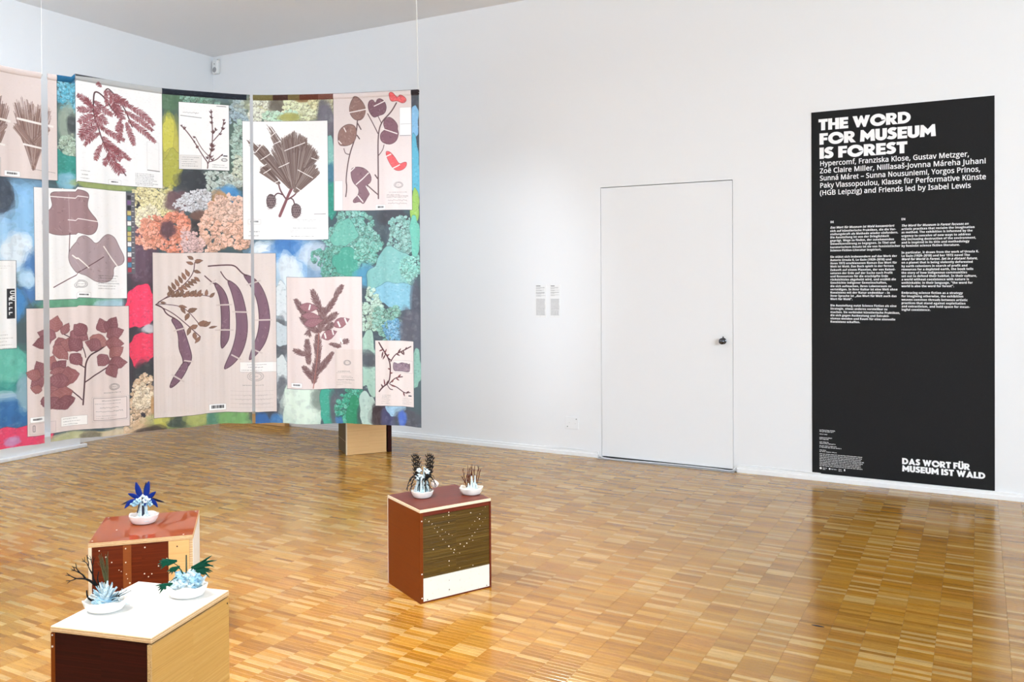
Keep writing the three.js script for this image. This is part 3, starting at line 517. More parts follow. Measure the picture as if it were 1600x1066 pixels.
// fan of needles with two cones
sheet(167.8, 20.2, 66.1, 89.8, '#f5f3f1', () => {
  const c = '#6f5850'; stem([[0.42, 0.8], [0.5, 0.66], [0.58, 0.55]], 2.2, '#7c4c50'); stem([[0.5, 0.66], [0.43, 0.6], [0.4, 0.5]], 1.1, '#6a4448'); stem([[0.52, 0.66], [0.6, 0.63], [0.64, 0.58]], 1.1, '#6a4448'); stem([[0.45, 0.62], [0.4, 0.6], [0.36, 0.63]], 0.9); stem([[0.54, 0.65], [0.58, 0.65], [0.6, 0.7]], 0.9);
  bundle(0.56, 0.57, 0.13, 0.19, 1.2, 5, c, 280, 1.0, 0.2); bundle(0.58, 0.56, 0.37, 0.16, 1.5, 6, c, 200, 0.98, 0.35); bundle(0.42, 0.53, 0.2, 0.38, 1, 3.8, c, 130, 1, 0.12); bundle(0.58, 0.54, 0.32, 0.06, 1, 2.4, c, 80, 1, 0.3); bundle(0.54, 0.3, 0.27, 0.02, 2, 2, c, 40, 1, 0.4); bundle(0.3, 0.35, 0.04, 0.15, 2, 2, c, 40, 1, 0.4);
  bundle(0.6, 0.57, 0.6, 0.08, 1.6, 10.5, c, 460, 1.0, 0.2); bundle(0.62, 0.57, 0.76, 0.18, 1.6, 9.5, c, 400, 1.0, 0.2); bundle(0.6, 0.6, 0.86, 0.36, 1.6, 6.5, c, 280, 1.0, 0.2); bundle(0.7, 0.4, 0.9, 0.29, 1, 2.4, c, 50, 1, 0.3); bundle(0.7, 0.4, 0.82, 0.2, 1, 2.4, c, 50, 1, 0.3);
  for (const q of [[0.14, 0.265, 0.22, 0.195], [0.2, 0.325, 0.33, 0.265], [0.18, 0.4, 0.27, 0.36], [0.23, 0.44, 0.32, 0.4], [0.41, 0.39, 0.54, 0.35], [0.33, 0.12, 0.4, 0.08], [0.36, 0.19, 0.44, 0.165], [0.46, 0.14, 0.59, 0.08], [0.48, 0.25, 0.73, 0.18], [0.64, 0.41, 0.82, 0.48], [0.8, 0.31, 0.93, 0.345], [0.62, 0.56, 0.68, 0.59], [0.36, 0.52, 0.42, 0.5]]) tape(...q, 0.6, '#f0eae6');
  for (const [x, y] of [[0.32, 0.675], [0.62, 0.755]]) { shape([[x - 0.01, y - 0.065], [x + 0.05, y - 0.04], [x + 0.055, y + 0.02], [x + 0.02, y + 0.06], [x - 0.035, y + 0.06], [x - 0.06, y + 0.01], [x - 0.05, y - 0.04]], '#5b4a4c', 0.4); for (let i = 0; i < 22; i++) { const a = i % 4, b = Math.floor(i / 4); g2.strokeStyle = '#9a8684'; lw(0.3); g2.beginPath(); g2.arc(X(x - 0.04 + a * 0.026 + (b % 2) * 0.012), Y(y - 0.045 + b * 0.02), 1.1, 0.2, 2.9); g2.stroke(); } }
  g2.strokeStyle = '#d4d0ce'; lw(0.15); g2.strokeRect(X(0.83), Y(0.52), X(0.14), Y(0.265)); tape(0.83, 0.785, 0.97, 0.785, 0.45, '#8a8684'); typed(0.63, 0.83, 0.3, 2, 0.9, 0.3); typed(0.58, 0.9, 0.38, 1, 1, 0.6); typed(0.54, 0.925, 0.3, 2, 1, 0.3); typed(0.56, 0.97, 0.3, 1, 1, 0.6); typed(0.07, 0.93, 0.12, 1, 1, 0.9); typed(0.06, 0.965, 0.14, 1, 1, 0.7); barcode(0.08, 0.84, 6, 1.2);
});
// heart-shaped leaves, two of them scarlet
sheet(238.9, 0.3, 63, 88.5, '#ddcfcb', () => {
  stem([[0.57, 0.9], [0.57, 0.6], [0.57, 0.35], [0.62, 0.25], [0.74, 0.18], [0.81, 0.1]], 1, '#5c4444'); stem([[0.57, 0.35], [0.52, 0.28], [0.44, 0.18]], 0.7, '#5c4444'); stem([[0.57, 0.54], [0.63, 0.5], [0.65, 0.45]], 0.6, '#5c4444'); stem([[0.62, 0.27], [0.57, 0.2]], 0.6, '#5c4444'); stem([[0.15, 0.88], [0.17, 0.8], [0.15, 0.74], [0.2, 0.52], [0.29, 0.36], [0.31, 0.2]], 0.9, '#5c4444'); stem([[0.2, 0.52], [0.15, 0.52], [0.13, 0.47]], 0.6, '#5c4444'); stem([[0.57, 0.87], [0.5, 0.83], [0.42, 0.78]], 0.8, '#5c4444'); stem([[0.31, 0.26], [0.35, 0.31]], 0.9, '#5c4444'); stem([[0.3, 0.36], [0.33, 0.39]], 0.9, '#5c4444'); stem([[0.56, 0.73], [0.53, 0.7]], 0.9, '#5c4444');
  shape([[0.28, 0.02], [0.36, 0.06], [0.42, 0.13], [0.4, 0.2], [0.35, 0.235], [0.27, 0.23], [0.21, 0.18], [0.2, 0.12], [0.23, 0.06]], '#8b6a62'); shape([[0.08, 0.3], [0.17, 0.26], [0.27, 0.27], [0.3, 0.33], [0.28, 0.4], [0.22, 0.44], [0.14, 0.45], [0.06, 0.44], [0.05, 0.36]], '#8e6c63'); shape([[0.46, 0.07], [0.51, 0.06], [0.54, 0.1], [0.57, 0.05], [0.65, 0.07], [0.69, 0.13], [0.66, 0.19], [0.58, 0.2], [0.52, 0.22], [0.46, 0.17], [0.44, 0.11]], '#76525c');
  shape([[0.65, 0.24], [0.71, 0.21], [0.78, 0.24], [0.83, 0.29], [0.82, 0.32], [0.84, 0.36], [0.81, 0.42], [0.74, 0.45], [0.66, 0.44], [0.6, 0.41], [0.6, 0.35], [0.67, 0.32], [0.64, 0.28]], '#7d5660'); shape([[0.22, 0.64], [0.3, 0.625], [0.4, 0.64], [0.48, 0.7], [0.48, 0.76], [0.41, 0.79], [0.47, 0.85], [0.42, 0.9], [0.37, 0.95], [0.33, 0.92], [0.25, 0.94], [0.24, 0.91], [0.31, 0.87], [0.32, 0.81], [0.25, 0.77], [0.22, 0.71]], '#83636b');
  shape([[0.72, 0.01], [0.77, 0.01], [0.82, 0.06], [0.86, 0.03], [0.93, 0.06], [0.94, 0.09], [0.89, 0.11], [0.82, 0.08], [0.75, 0.09], [0.72, 0.06]], '#e05a5c'); shape([[0.67, 0.5], [0.73, 0.51], [0.79, 0.56], [0.84, 0.62], [0.9, 0.6], [0.94, 0.6], [0.93, 0.64], [0.87, 0.67], [0.79, 0.67], [0.73, 0.62], [0.68, 0.55]], '#e4595c');
  for (const q of [[0.2, 0.165, 0.43, 0.14], [0.13, 0.29, 0.16, 0.33], [0.06, 0.4, 0.1, 0.43], [0.52, 0.12, 0.66, 0.08], [0.62, 0.31, 0.82, 0.36], [0.28, 0.78, 0.45, 0.68], [0.21, 0.67, 0.27, 0.63], [0.3, 0.87, 0.37, 0.93], [0.76, 0.65, 0.85, 0.62], [0.67, 0.55, 0.74, 0.53], [0.41, 0.79, 0.47, 0.86]]) tape(...q, 0.8, '#eadfda');
  slip(0.85, 0.14, 0.145, 0.24, '#f2efed'); tape(0.86, 0.28, 0.99, 0.28, 0.2, '#7a7270'); tape(0.85, 0.375, 0.99, 0.375, 0.35, '#7a7270'); slip(0.01, 0.745, 0.1, 0.25, '#f0ece9'); stamp(0.83, 0.79, 3.6, 2.2); typed(0.71, 0.85, 0.22, 1, 1, 0.5); typed(0.68, 0.87, 0.26, 3, 1, 0.6); script(0.7, 0.92, 0.24); script(0.7, 0.945, 0.24); barcode(0.56, 0.965, 5, 1.4);
});
// conifer branch
sheet(200.5, 138.7, 60.1, 84.8, '#e2d2cd', () => {
  const c = '#ab8381', S_ = (a, b, d, e, w = 1.9) => { for (const k of [-1, 0.3, 1.4]) spray(a + k * 0.012, b, d + k * 0.01, e, k * 0.8, w * 1.5, 0.34, c, 0.62, 0.5, 0.6); };
  S_(0.34, 0.95, 0.4, 0.72, 2.6); S_(0.34, 0.92, 0.22, 0.8); S_(0.36, 0.88, 0.6, 0.68); S_(0.28, 0.78, 0.26, 0.56); S_(0.26, 0.7, 0.1, 0.65); S_(0.4, 0.74, 0.4, 0.52, 2.4); S_(0.42, 0.5, 0.48, 0.28, 2.8); S_(0.44, 0.32, 0.34, 0.12, 2.4); S_(0.48, 0.34, 0.66, 0.18); S_(0.64, 0.18, 0.74, 0.08, 1.6); S_(0.4, 0.5, 0.2, 0.36, 2.6); S_(0.36, 0.48, 0.22, 0.3, 2.6); S_(0.24, 0.34, 0.12, 0.2); S_(0.46, 0.42, 0.66, 0.33, 2.4); S_(0.48, 0.48, 0.6, 0.42, 2.2); S_(0.3, 0.46, 0.28, 0.5, 3); S_(0.56, 0.6, 0.7, 0.62); S_(0.72, 0.6, 0.8, 0.57);
  stem([[0.34, 0.99], [0.36, 0.9], [0.4, 0.7], [0.42, 0.5]], 0.7, '#a0665f');
  const cone = (x, y, d, l, w) => { blade(x, y, d * Math.PI / 180, l, w, '#94666c', true, 0.05); };
  cone(0.17, 0.26, 5, 15, 7); cone(0.2, 0.34, 5, 15, 6); cone(0.22, 0.42, -12, 16, 6.5); cone(0.45, 0.54, -18, 14, 7.5); cone(0.62, 0.44, -22, 14, 7.5); for (const q of [[0.29, 0.29, 0.31, 0.24], [0.49, 0.5, 0.51, 0.55], [0.6, 0.475, 0.62, 0.52], [0.68, 0.4, 0.71, 0.45], [0.77, 0.37, 0.8, 0.42], [0.71, 0.55, 0.74, 0.6]]) tape(...q, 1.3, '#efe4df');
  g2.fillStyle = 'rgba(205,185,172,0.28)'; g2.fillRect(X(0.64), Y(0.65), X(0.36), Y(0.35)); stamp(0.8, 0.77, 2.9, 1.9); typed(0.68, 0.845, 0.24, 1, 1, 0.6); typed(0.66, 0.858, 0.28, 1, 1, 0.3); typed(0.72, 0.89, 0.16, 2, 1, 0.4); typed(0.67, 0.92, 0.26, 1, 1, 0.8); typed(0.66, 0.94, 0.28, 2, 1, 0.3); typed(0.66, 0.965, 0.08, 1, 1, 0.4); barcode(0.08, 0.958, 5.4, 1.2);
});
// small dark twig
sheet(271.5, 186.5, 30.8, 49, '#e2d4ce', () => {
  const c = '#4c2a2e'; stem([[0.1, 0.78], [0.2, 0.7], [0.35, 0.66], [0.4, 0.55], [0.41, 0.38], [0.36, 0.27], [0.22, 0.16], [0.1, 0.03]], 1, c); stem([[0.42, 0.32], [0.5, 0.22], [0.7, 0.16], [0.93, 0.08]], 0.75, c); stem([[0.38, 0.66], [0.5, 0.57], [0.7, 0.55]], 0.7, c); stem([[0.4, 0.67], [0.55, 0.7], [0.65, 0.75], [0.75, 0.8], [0.9, 0.78]], 0.6, c); stem([[0.32, 0.68], [0.38, 0.74], [0.46, 0.75]], 0.6, c); stem([[0.36, 0.27], [0.42, 0.3]], 0.8, c);
  for (const [x, y, d, l] of [[0.2, 0.17, 100, 5], [0.24, 0.2, 30, 4], [0.26, 0.22, 120, 4], [0.2, 0.14, 160, 3], [0.3, 0.24, -30, 3], [0.24, 0.2, -60, 4], [0.6, 0.19, -60, 4], [0.66, 0.17, 40, 3.6], [0.72, 0.15, 70, 3], [0.78, 0.14, -60, 2.6], [0.56, 0.2, 30, 3], [0.25, 0.69, -100, 5], [0.28, 0.68, -60, 4], [0.2, 0.72, -120, 3], [0.44, 0.64, -60, 3], [0.55, 0.57, 40, 3], [0.6, 0.56, -50, 3], [0.42, 0.68, 20, 4], [0.72, 0.79, 70, 3], [0.8, 0.8, -40, 3], [0.4, 0.5, -10, 2], [0.4, 0.44, 200, 2]]) blade(x, y, d * Math.PI / 180, l, 0.9, rnd() < 0.5 ? '#7c3c40' : '#5c3034', false);
  slip(0.47, 0.3, 0.5, 0.19, '#e2d5d0'); shape([[0.48, 0.33], [0.55, 0.34], [0.6, 0.36], [0.68, 0.33], [0.76, 0.345], [0.82, 0.34], [0.88, 0.36], [0.9, 0.33], [0.9, 0.46], [0.84, 0.475], [0.6, 0.46], [0.48, 0.465]], '#8a7480', 0.3);
  typed(0.18, 0.835, 0.26, 2, 1.1, 0.4); typed(0.16, 0.88, 0.3, 4, 1.3, 0.3); typed(0.7, 0.88, 0.26, 4, 1.3, 0.3); g2.fillStyle = '#26262a'; g2.fillRect(X(0.86), Y(0.825), 2.4, 0.8);
});
// plain sheet at the far left with a scale bar
sheet(-30.8, 127, 44.4, 57.7, '#f1f0ef', () => { g2.fillStyle = '#1c1c20'; g2.fillRect(X(0.86), Y(0.32), X(0.12), Y(0.34)); g2.fillStyle = '#f4f4f2'; for (let i = 0; i < 4; i++) { g2.fillRect(X(0.885), Y(0.42 + i * 0.055), 2.4, 0.7); g2.fillRect(X(0.885), Y(0.42 + i * 0.055), 0.6, 2); } g2.font = 'bold 4.4px sans-serif'; g2.save(); g2.translate(X(0.9), Y(0.335)); g2.rotate(Math.PI / 2); g2.fillText('UW', 0, 0); g2.restore(); typed(0.72, 0.06, 0.2, 2, 1.4, 0.4, '#aaa6a2'); typed(0.62, 0.84, 0.34, 5, 2.2, 0.4); });

// cloth: three panels on one curved rail
const printT = tex(printC); printT.wrapS = printT.wrapT = THREE.ClampToEdgeWrapping;
const arc = new THREE.CatmullRomCurve3([[1.42, 3.72], [1.29, 3.26], [1.243, 2.9], [1.243, 2.74], [1.283, 2.545], [1.347, 2.32], [1.43, 2.07], [1.55, 1.84], [1.72, 1.6], [1.922, 1.373], [2.21, 1.222], [2.54, 1.098], [2.89, 1.005], [3.184, 0.938]].map(([x, z]) => V(x, 0, z)), false, 'centripetal');
const arcLen = arc.getLength(), arcAt = (s) => arc.getPointAt(Math.min(1, Math.max(0, 1 - (3.08 - s) / arcLen))), arcT = (s) => arc.getTangentAt(Math.min(1, Math.max(0, 1 - (3.08 - s) / arcLen)));
const cloth = std({ map: printT, roughness: 0.88, side: THREE.DoubleSide, transparent: true, opacity: 0.97 });
const hemM = std({ map: printT, roughness: 0.88, side: THREE.DoubleSide });
const railM = std({ color: 0xe9e8e4, roughness: 0.4 });
const BT = 2.806, BB = 0.302, lift = (s) => 0.0008 * 0 + (s > 0.52 && s < 1.12 ? 0.026 * (1 - (s - 0.52) / 0.6) : 0) + 0.016 * Math.sin(Math.PI * Math.min(1, Math.max(0, s / 3.08)));
function clothGeo(a, b, y0, y1, nx, ny, topEdge, off = 0) {
  const P = [], U = [], I = [];
  for (let j = 0; j <= ny; j++) for (let i = 0; i <= nx; i++) {
    const s = a + (b - a) * i / nx, t = j / ny, yt = topEdge ? y0 + lift(s) : y0, sag = 0.006 * Math.sin(s * 5.3) + 0.004 * Math.sin(s * 13.1 + 1), yb = topEdge && y1 < 1 ? y1 + sag : y1, y = yt + (yb - yt) * t, p = arcAt(s), T = arcT(s), n = V(T.z, 0, -T.x);
    const w = off + Math.min(1, t * 2) * (0.006 * Math.sin(s * 17 + 0.7) + 0.004 * Math.sin(s * 41 + y * 0.8) + 0.0022 * Math.sin(s * 90 + y * 2));
    P.push(p.x + n.x * w, y, p.z + n.z * w); U.push((s * 100 - U0) / 368, topEdge && y1 < 1 ? 1 - t : 1 - (BT + lift(s) - y) / 2.5);
  }
  for (let j = 0; j < ny; j++) for (let i = 0; i < nx; i++) { const q = j * (nx + 1) + i; I.push(q, q + nx + 1, q + 1, q + 1, q + nx + 1, q + nx + 2); }
  const g = new THREE.BufferGeometry(); g.setAttribute('position', new THREE.Float32BufferAttribute(P, 3)); g.setAttribute('uv', new THREE.Float32BufferAttribute(U, 2)); g.setIndex(I); g.computeVertexNormals(); return g;
}
function sleeveGeo(a, b, nx) {                                    // stitched hem, flattened tube round the rail
  const P = [], U = [], I = [], R = 12;
  for (let i = 0; i <= nx; i++) { const s = a + (b - a) * i / nx, p = arcAt(s), T = arcT(s), n = V(T.z, 0, -T.x), yc = BT + lift(s) - 0.02; for (let k = 0; k <= R; k++) { const q = k / R * Math.PI * 2, dy = Math.sin(q) * 0.0205, dn = Math.cos(q) * 0.0085; P.push(p.x + n.x * dn, yc + dy, p.z + n.z * dn); U.push((s * 100 - U0) / 368, 1 - (0.0205 - dy) / 2.5); } }
  for (let i = 0; i < nx; i++) for (let k = 0; k < R; k++) { const q = i * (R + 1) + k; I.push(q, q + 1, q + R + 1, q + 1, q + R + 2, q + R + 1); }
  const g = new THREE.BufferGeometry(); g.setAttribute('position', new THREE.Float32BufferAttribute(P, 3)); g.setAttribute('uv', new THREE.Float32BufferAttribute(U, 2)); g.setIndex(I); g.computeVertexNormals(); return g;
}
for (const [a, b, label] of [[-0.43, 0.305, 'fabric banner at the left edge printed with two brown brooms over bright blue'], [0.346, 1.733, 'wide middle fabric banner printed with red foliage, bean pods and big leaves over coral lichens'], [1.757, 3.08, 'right-hand fabric banner printed with a cone fan, heart-shaped leaves and teal lichen lobes']]) {
  const o = thing('fabric_banner', label, 'banner', [0, 0, 0], 0, 'herbarium print banners on the curved rail');
  part('printed_cloth', clothGeo(a, b, BT, BB, Math.round((b - a) * 70), 30, true), cloth, o);
  part('top_hem', sleeveGeo(a, b, Math.round((b - a) * 40)), hemM, o, 'sewn hem sleeve holding the rail');
  const pts = []; for (let i = 0; i <= 30; i++) { const s = a - 0.004 + (b - a + 0.008) * i / 30, p = arcAt(s); pts.push(V(p.x, BT + lift(s) - 0.02, p.z)); }
  part('rail', new THREE.TubeGeometry(new THREE.CatmullRomCurve3(pts), 90, 0.0055, 8), railM, o, 'thin white rail inside the hem');
  for (const [s, r, dx, n] of [[3.075, 0.0042, -0.014, 2], [0.312, 0.0013, 0, 0]]) if (s > a - 0.02 && s < b + 0.02) { // suspension to the ceiling
    const p = arcAt(s), y0 = BT + lift(s) - 0.014; const c = part('suspension_cord', taper([[0, 0, 0], [dx * 0.4, (H - y0) * 0.4, 0], [dx, H - y0, 0]], r, r, 12, 8), railM, o, n ? 'white cord up to the ceiling' : 'hair-thin wire up to the ceiling'); c.position.set(p.x, y0, p.z);
    const k = part('knot', metreUV(new THREE.SphereGeometry(n ? 0.009 : 0.006, 12, 8)), n ? std({ color: 0x241418, roughness: 0.8 }) : railM, o); k.position.set(p.x, y0, p.z);
  }
}

// ------------------------------------------------------------------ wall text poster
{
  const PW = 1.098, PH = 2.484, c = canvas(902, 2040), g = c.getContext("2d"), k = 2040 / 2484;      // drawn in millimetres
  g.fillStyle = '#1c1c1d'; g.fillRect(0, 0, 902, 2040); for (let i = 0; i < 26000; i++) { g.fillStyle = rnd() < 0.5 ? '#232324' : '#161617'; g.fillRect(rnd() * 902, rnd() * 2040, 2, 2); }
  g.scale(k * 1.0, k); g.fillStyle = '#fbfbfb'; g.strokeStyle = '#fbfbfb';
  // heavy geometric capitals, unit height 1
  const glyph = {
    T: [0.66, (r, f) => { r(0, 0, 0.66, 0.25); r(0.19, 0, 0.28, 1); }], H: [0.78, (r) => { r(0, 0, 0.27, 1); r(0.51, 0, 0.27, 1); r(0, 0.38, 0.78, 0.24); }], E: [0.6, (r) => { r(0, 0, 0.27, 1); r(0, 0, 0.6, 0.235); r(0, 0.385, 0.57, 0.23); r(0, 0.765, 0.6, 0.235); }],
    F: [0.57, (r) => { r(0, 0, 0.27, 1); r(0, 0, 0.57, 0.235); r(0, 0.4, 0.53, 0.23); }], I: [0.28, (r) => r(0, 0, 0.28, 1)], L: [0.56, (r) => { r(0, 0, 0.27, 1); r(0, 0.765, 0.56, 0.235); }],
    O: [1.04, (r, f) => f((p) => { p.arc(0.52, 0.5, 0.53, 0, 7); p.closePath(); p.arc(0.52, 0.5, 0.25, 0, 7, true); })],
    D: [0.84, (r, f) => f((p) => { p.moveTo(0, 0); p.lineTo(0.34, 0); p.arc(0.34, 0.5, 0.5, -Math.PI / 2, Math.PI / 2); p.lineTo(0, 1); p.closePath(); p.moveTo(0.27, 0.25); p.lineTo(0.27, 0.75); p.lineTo(0.34, 0.75); p.arc(0.34, 0.5, 0.25, Math.PI / 2, -Math.PI / 2, true); p.closePath(); })],
    R: [0.76, (r, f) => f((p) => { p.moveTo(0, 0); p.lineTo(0.38, 0); p.arc(0.38, 0.32, 0.32, -Math.PI / 2, Math.PI * 0.36); p.lineTo(0.78, 1); p.lineTo(0.46, 1); p.lineTo(0.27, 0.66); p.lineTo(0.27, 1); p.lineTo(0, 1); p.closePath(); p.moveTo(0.27, 0.22); p.lineTo(0.27, 0.43); p.lineTo(0.36, 0.43); p.arc(0.36, 0.325, 0.105, Math.PI / 2, -Math.PI / 2, true); p.closePath(); })],
    U: [0.74, (r, f) => f((p) => { p.moveTo(0, 0); p.lineTo(0.27, 0); p.lineTo(0.27, 0.64); p.arc(0.37, 0.65, 0.1, Math.PI, 0, true); p.lineTo(0.47, 0); p.lineTo(0.74, 0); p.lineTo(0.74, 0.65); p.arc(0.37, 0.65, 0.37, 0, Math.PI); p.closePath(); })],
    M: [0.98, (r, f) => f((p) => { p.moveTo(0, 1); p.lineTo(0.05, 0); p.lineTo(0.2, 0); p.lineTo(0.49, 0.4); p.lineTo(0.78, 0); p.lineTo(0.93, 0); p.lineTo(0.98, 1); p.lineTo(0.71, 1); p.lineTo(0.69, 0.58); p.lineTo(0.49, 0.86); p.lineTo(0.29, 0.58); p.lineTo(0.27, 1); p.closePath(); })],
    W: [1.2, (r, f) => f((p) => { p.moveTo(0, 0); p.lineTo(0.29, 0); p.lineTo(0.4, 0.44); p.lineTo(0.54, 0); p.lineTo(0.66, 0); p.lineTo(0.8, 0.44); p.lineTo(0.91, 0); p.lineTo(1.2, 0); p.lineTo(0.9, 1); p.lineTo(0.76, 1); p.lineTo(0.6, 0.54); p.lineTo(0.44, 1); p.lineTo(0.3, 1); p.closePath(); })],
    A: [0.92, (r, f) => f((p) => { p.moveTo(0, 1); p.lineTo(0.38, 0); p.lineTo(0.54, 0); p.lineTo(0.92, 1); p.lineTo(0.63, 1); p.lineTo(0.58, 0.84); p.lineTo(0.34, 0.84); p.lineTo(0.29, 1); p.closePath(); p.moveTo(0.4, 0.63); p.lineTo(0.52, 0.63); p.lineTo(0.46, 0.42); p.closePath(); })],
    S: [0.62, (r, f, s) => s((p) => { p.moveTo(0.56, 0.17); p.bezierCurveTo(0.34, 0.04, 0.13, 0.12, 0.15, 0.3); p.bezierCurveTo(0.17, 0.47, 0.5, 0.46, 0.48, 0.68); p.bezierCurveTo(0.46, 0.92, 0.2, 0.9, 0.02, 0.78); })],
    ' ': [0.24, () => {}], Ü: [0.74, (r, f, s) => { glyph.U[1](r, f, s); f((p) => { p.arc(0.2, -0.17, 0.12, 0, 7); p.closePath(); p.arc(0.54, -0.17, 0.12, 0, 7); }); }],
  };
  function heavy(text, x, y, cap, width) {
    const gap = 0.045; let tot = -gap; for (const ch of text) tot += glyph[ch][0] + gap;
    g.save(); g.translate(x, y); g.scale(width / tot, cap);
    for (const ch of text) {
      glyph[ch][1]((a, b, w, h) => { g.fillRect(a - 0.012, b - 0.012, w + 0.024, h + 0.024); }, (fn) => { g.beginPath(); fn(g); g.fill('evenodd'); g.lineWidth = 0.03; g.stroke(); }, (fn) => { g.lineWidth = 0.285; g.lineCap = 'butt'; g.beginPath(); fn(g); g.stroke(); });
      g.translate(glyph[ch][0] + gap, 0);
    }
    g.restore();
  }
  heavy('THE WORD', 48, 52, 75, 572); heavy('FOR MUSEUM', 54, 149, 76, 713); heavy('IS FOREST', 54, 246, 76, 546);
  heavy('DAS WORT FÜR', 567, 2327, 40, 393); heavy('MUSEUM IST WALD', 567, 2375, 40, 478);
  const line = (t, x, y, size, width, font = '') => { g.font = `${font} ${size}px sans-serif`; g.save(); g.translate(x, y); const m = g.measureText(t).width; g.scale(width ? width / m : 0.93, 1); g.fillText(t, 0, 0); g.lineWidth = size * (font ? 0.004 : 0.026); g.strokeText(t, 0, 0); g.restore(); };
  [['Hypercomf, Franziska Klose, Gustav Metzger,', 905], ['Zoë Claire Miller, Niillasaš-Jovnna Máreha Juhani', 998], ['Sunná Máret – Sunna Nousuniemi, Yorgos Prinos,', 967], ['Paky Vlassopoulou, Klasse für Performative Künste', 998], ['(HGB Leipzig) and Friends led by Isabel Lewis', 914]].forEach(([t, w], i) => line(t, 54, 371 + i * 49.8, 46, w));
  line('DE', 122, 764, 20, 0, 'bold'); line('EN', 564, 762, 20, 0, 'bold');
  const column = (x, y0, dy, text, it) => { let y = y0; text.split('|').forEach((t, i) => { if (t) line(t, x, y, 20.5, 0, it.includes(i) ? 'italic bold' : 'bold'); y += t ? dy : dy * 0.98; }); };
  column(121, 803, 22.15, 'Das Wort für Museum ist Wald konzentriert|sich auf künstlerische Praktiken, die die Vor-|stellungskraft als Methode wieder einfordern.|Die Ausstellung ist von der Dringlichkeit|geprägt, Wege zu finden, der zunehmenden|Umweltzerstörung zu begegnen. In Titel und|kuratorischem Ansatz ist sie von feministischer|Science-Fiction-Literatur inspiriert.||Sie stützt sich insbesondere auf das Werk der|Autorin Ursula K. Le Guin (1929–2018) und|ihren 1972 erschienenen Roman Das Wort für|Welt ist Wald. Das Buch spielt in der fernen|Zukunft auf einem Planeten, der von Koloni-|satoren der Erde auf der Suche nach Profit|und Ressourcen für die erschöpfte Erde|rücksichtslos abgeholzt wird, und erzählt die|Geschichte indigener Gemeinschaften,|die sich aufmachen, ihren Lebensraum zu|verteidigen. In ihrer Kultur ist eine Welt ohne|Koexistenz mit der Natur undenkbar – in|ihrer Sprache ist „das Wort für Welt auch das|Wort für Wald“.||Die Ausstellung nutzt Science Fiction als eine|Strategie, etwas anderes vorstellbar zu|machen. Sie verbindet künstlerische Praktiken,|die sich gegen Ausbeutung und Extrakti-|vismus wenden und Raum für eine sinnvolle|Koexistenz schaffen.', [0]);
  column(564, 805, 22.1, 'The Word for Museum is Forest focuses on|artistic practices that reclaim the imagination|as method. The exhibition is informed by the|urgency to conceive of new ways to address|the increasing destruction of the environment,|and is inspired in its title and methodology|by feminist science fiction literature.||In particular, it draws from the work of Ursula K.|Le Guin (1929–2018) and her 1972 novel The|Word for World is Forest. Set in a distant future,|on a planet that is being violently deforested|by earth colonizers in search of profit and|resources for a depleted earth, the book tells|the story of how indigenous communities|set out to defend their habitat. In their culture,|a world without coexistence with nature is|unthinkable; in their language, “the word for|world is also the word for forest”.||Embracing science fiction as a strategy|for imagining otherwise, the exhibition|weaves common threads between artistic|practices that stand against exploitation|and extractivism, and hold space for mean-|ingful coexistence.', [0, 10]);
  // small credits: too small in the photograph to read, set as broken strokes of type
  const tiny = (x, y, w) => { let q = x; while (q < x + w) { const l = rr(6, 22); for (let a = q; a < Math.min(q + l, x + w); a += 3.2) g.fillRect(a, y + rr(0, 1.5), 2.2, rr(4.5, 7)); q += l + 4; } };
  for (const [y, w] of [[2180, 100], [2190, 90], [2208, 48], [2232, 80], [2242, 56], [2262, 60], [2272, 100], [2288, 110], [2298, 140], [2318, 42], [2328, 108]]) tiny(49, y, w);
  for (let i = 0; i < 8; i++) tiny(49, 2344 + i * 11.5, 262 + rr(0, 20));
  g.beginPath(); g.arc(56, 2446, 8, 0, 7); g.fill(); tiny(70, 2440, 24); tiny(70, 2449, 16); g.beginPath(); g.arc(114, 2446, 6, 0, 7); g.fill(); tiny(124, 2443, 36); tiny(172, 2440, 22); tiny(172, 2450, 20); g.fillRect(206, 2438, 8, 14);
  const o = thing('wall_poster', 'tall matte black exhibition text panel with white lettering on the white wall', 'poster', [6.354, 1.291, 0]);
  part('backing', bx(PW, PH, 0.0025, 0, 0, 0.00135), std({ color: 0x29292a, roughness: 0.55 }), o);
  const pg = new THREE.PlaneGeometry(PW, PH); pg.translate(0, 0, 0.0028);
  part('print', pg, phys({ map: tex(c), roughness: 0.75, specularIntensity: 0.45, bumpMap: rollerBump, bumpScale: 0.0004 }), o, 'white text printed on black');
}
// two small caption sheets
[['left-hand of two small white caption sheets of grey type beside the door', 0.0985, 0.2655, 3.712, 'wall'], ['right-hand of two small white caption sheets of grey type, nearer the door', 0.09, 0.2655, 3.84, '']].forEach(([label, w, h, x], n) => {
  const c = canvas(300, 800), g = c.getContext('2d'); g.fillStyle = '#ecebea'; g.fillRect(0, 0, 300, 800); g.fillStyle = '#1c1c1c'; const W = 262;
  const row = (y, l, hh, col) => { g.fillStyle = col; let q = 22; while (q < 22 + l) { const k = rr(10, 40); for (let a = q; a < Math.min(q + k, 22 + l); a += 7) g.fillRect(a, y + rr(0, 2), 4.6, hh * rr(0.7, 1)); q += k + 8; } };
  g.fillRect(22, 22, n ? 118 : 122, 15); let y = 58; for (const k of (n ? [3, 2, 3, 2] : [3, 2, 4, 2])) { for (let i = 0; i < k; i++, y += 17) row(y, W * (i === k - 1 ? rr(0.4, 0.6) : rr(0.85, 1)), 9, '#555'); y += 16; }
  y = 342; for (let i = 0; i < 24; i++, y += 17) { if (i === 16) y += 4; row(y, W * rr(0.9, 1), 9, '#5a5a5a'); }
  g.fillStyle = '#aaa'; g.fillRect(130, 768, 12, 10);
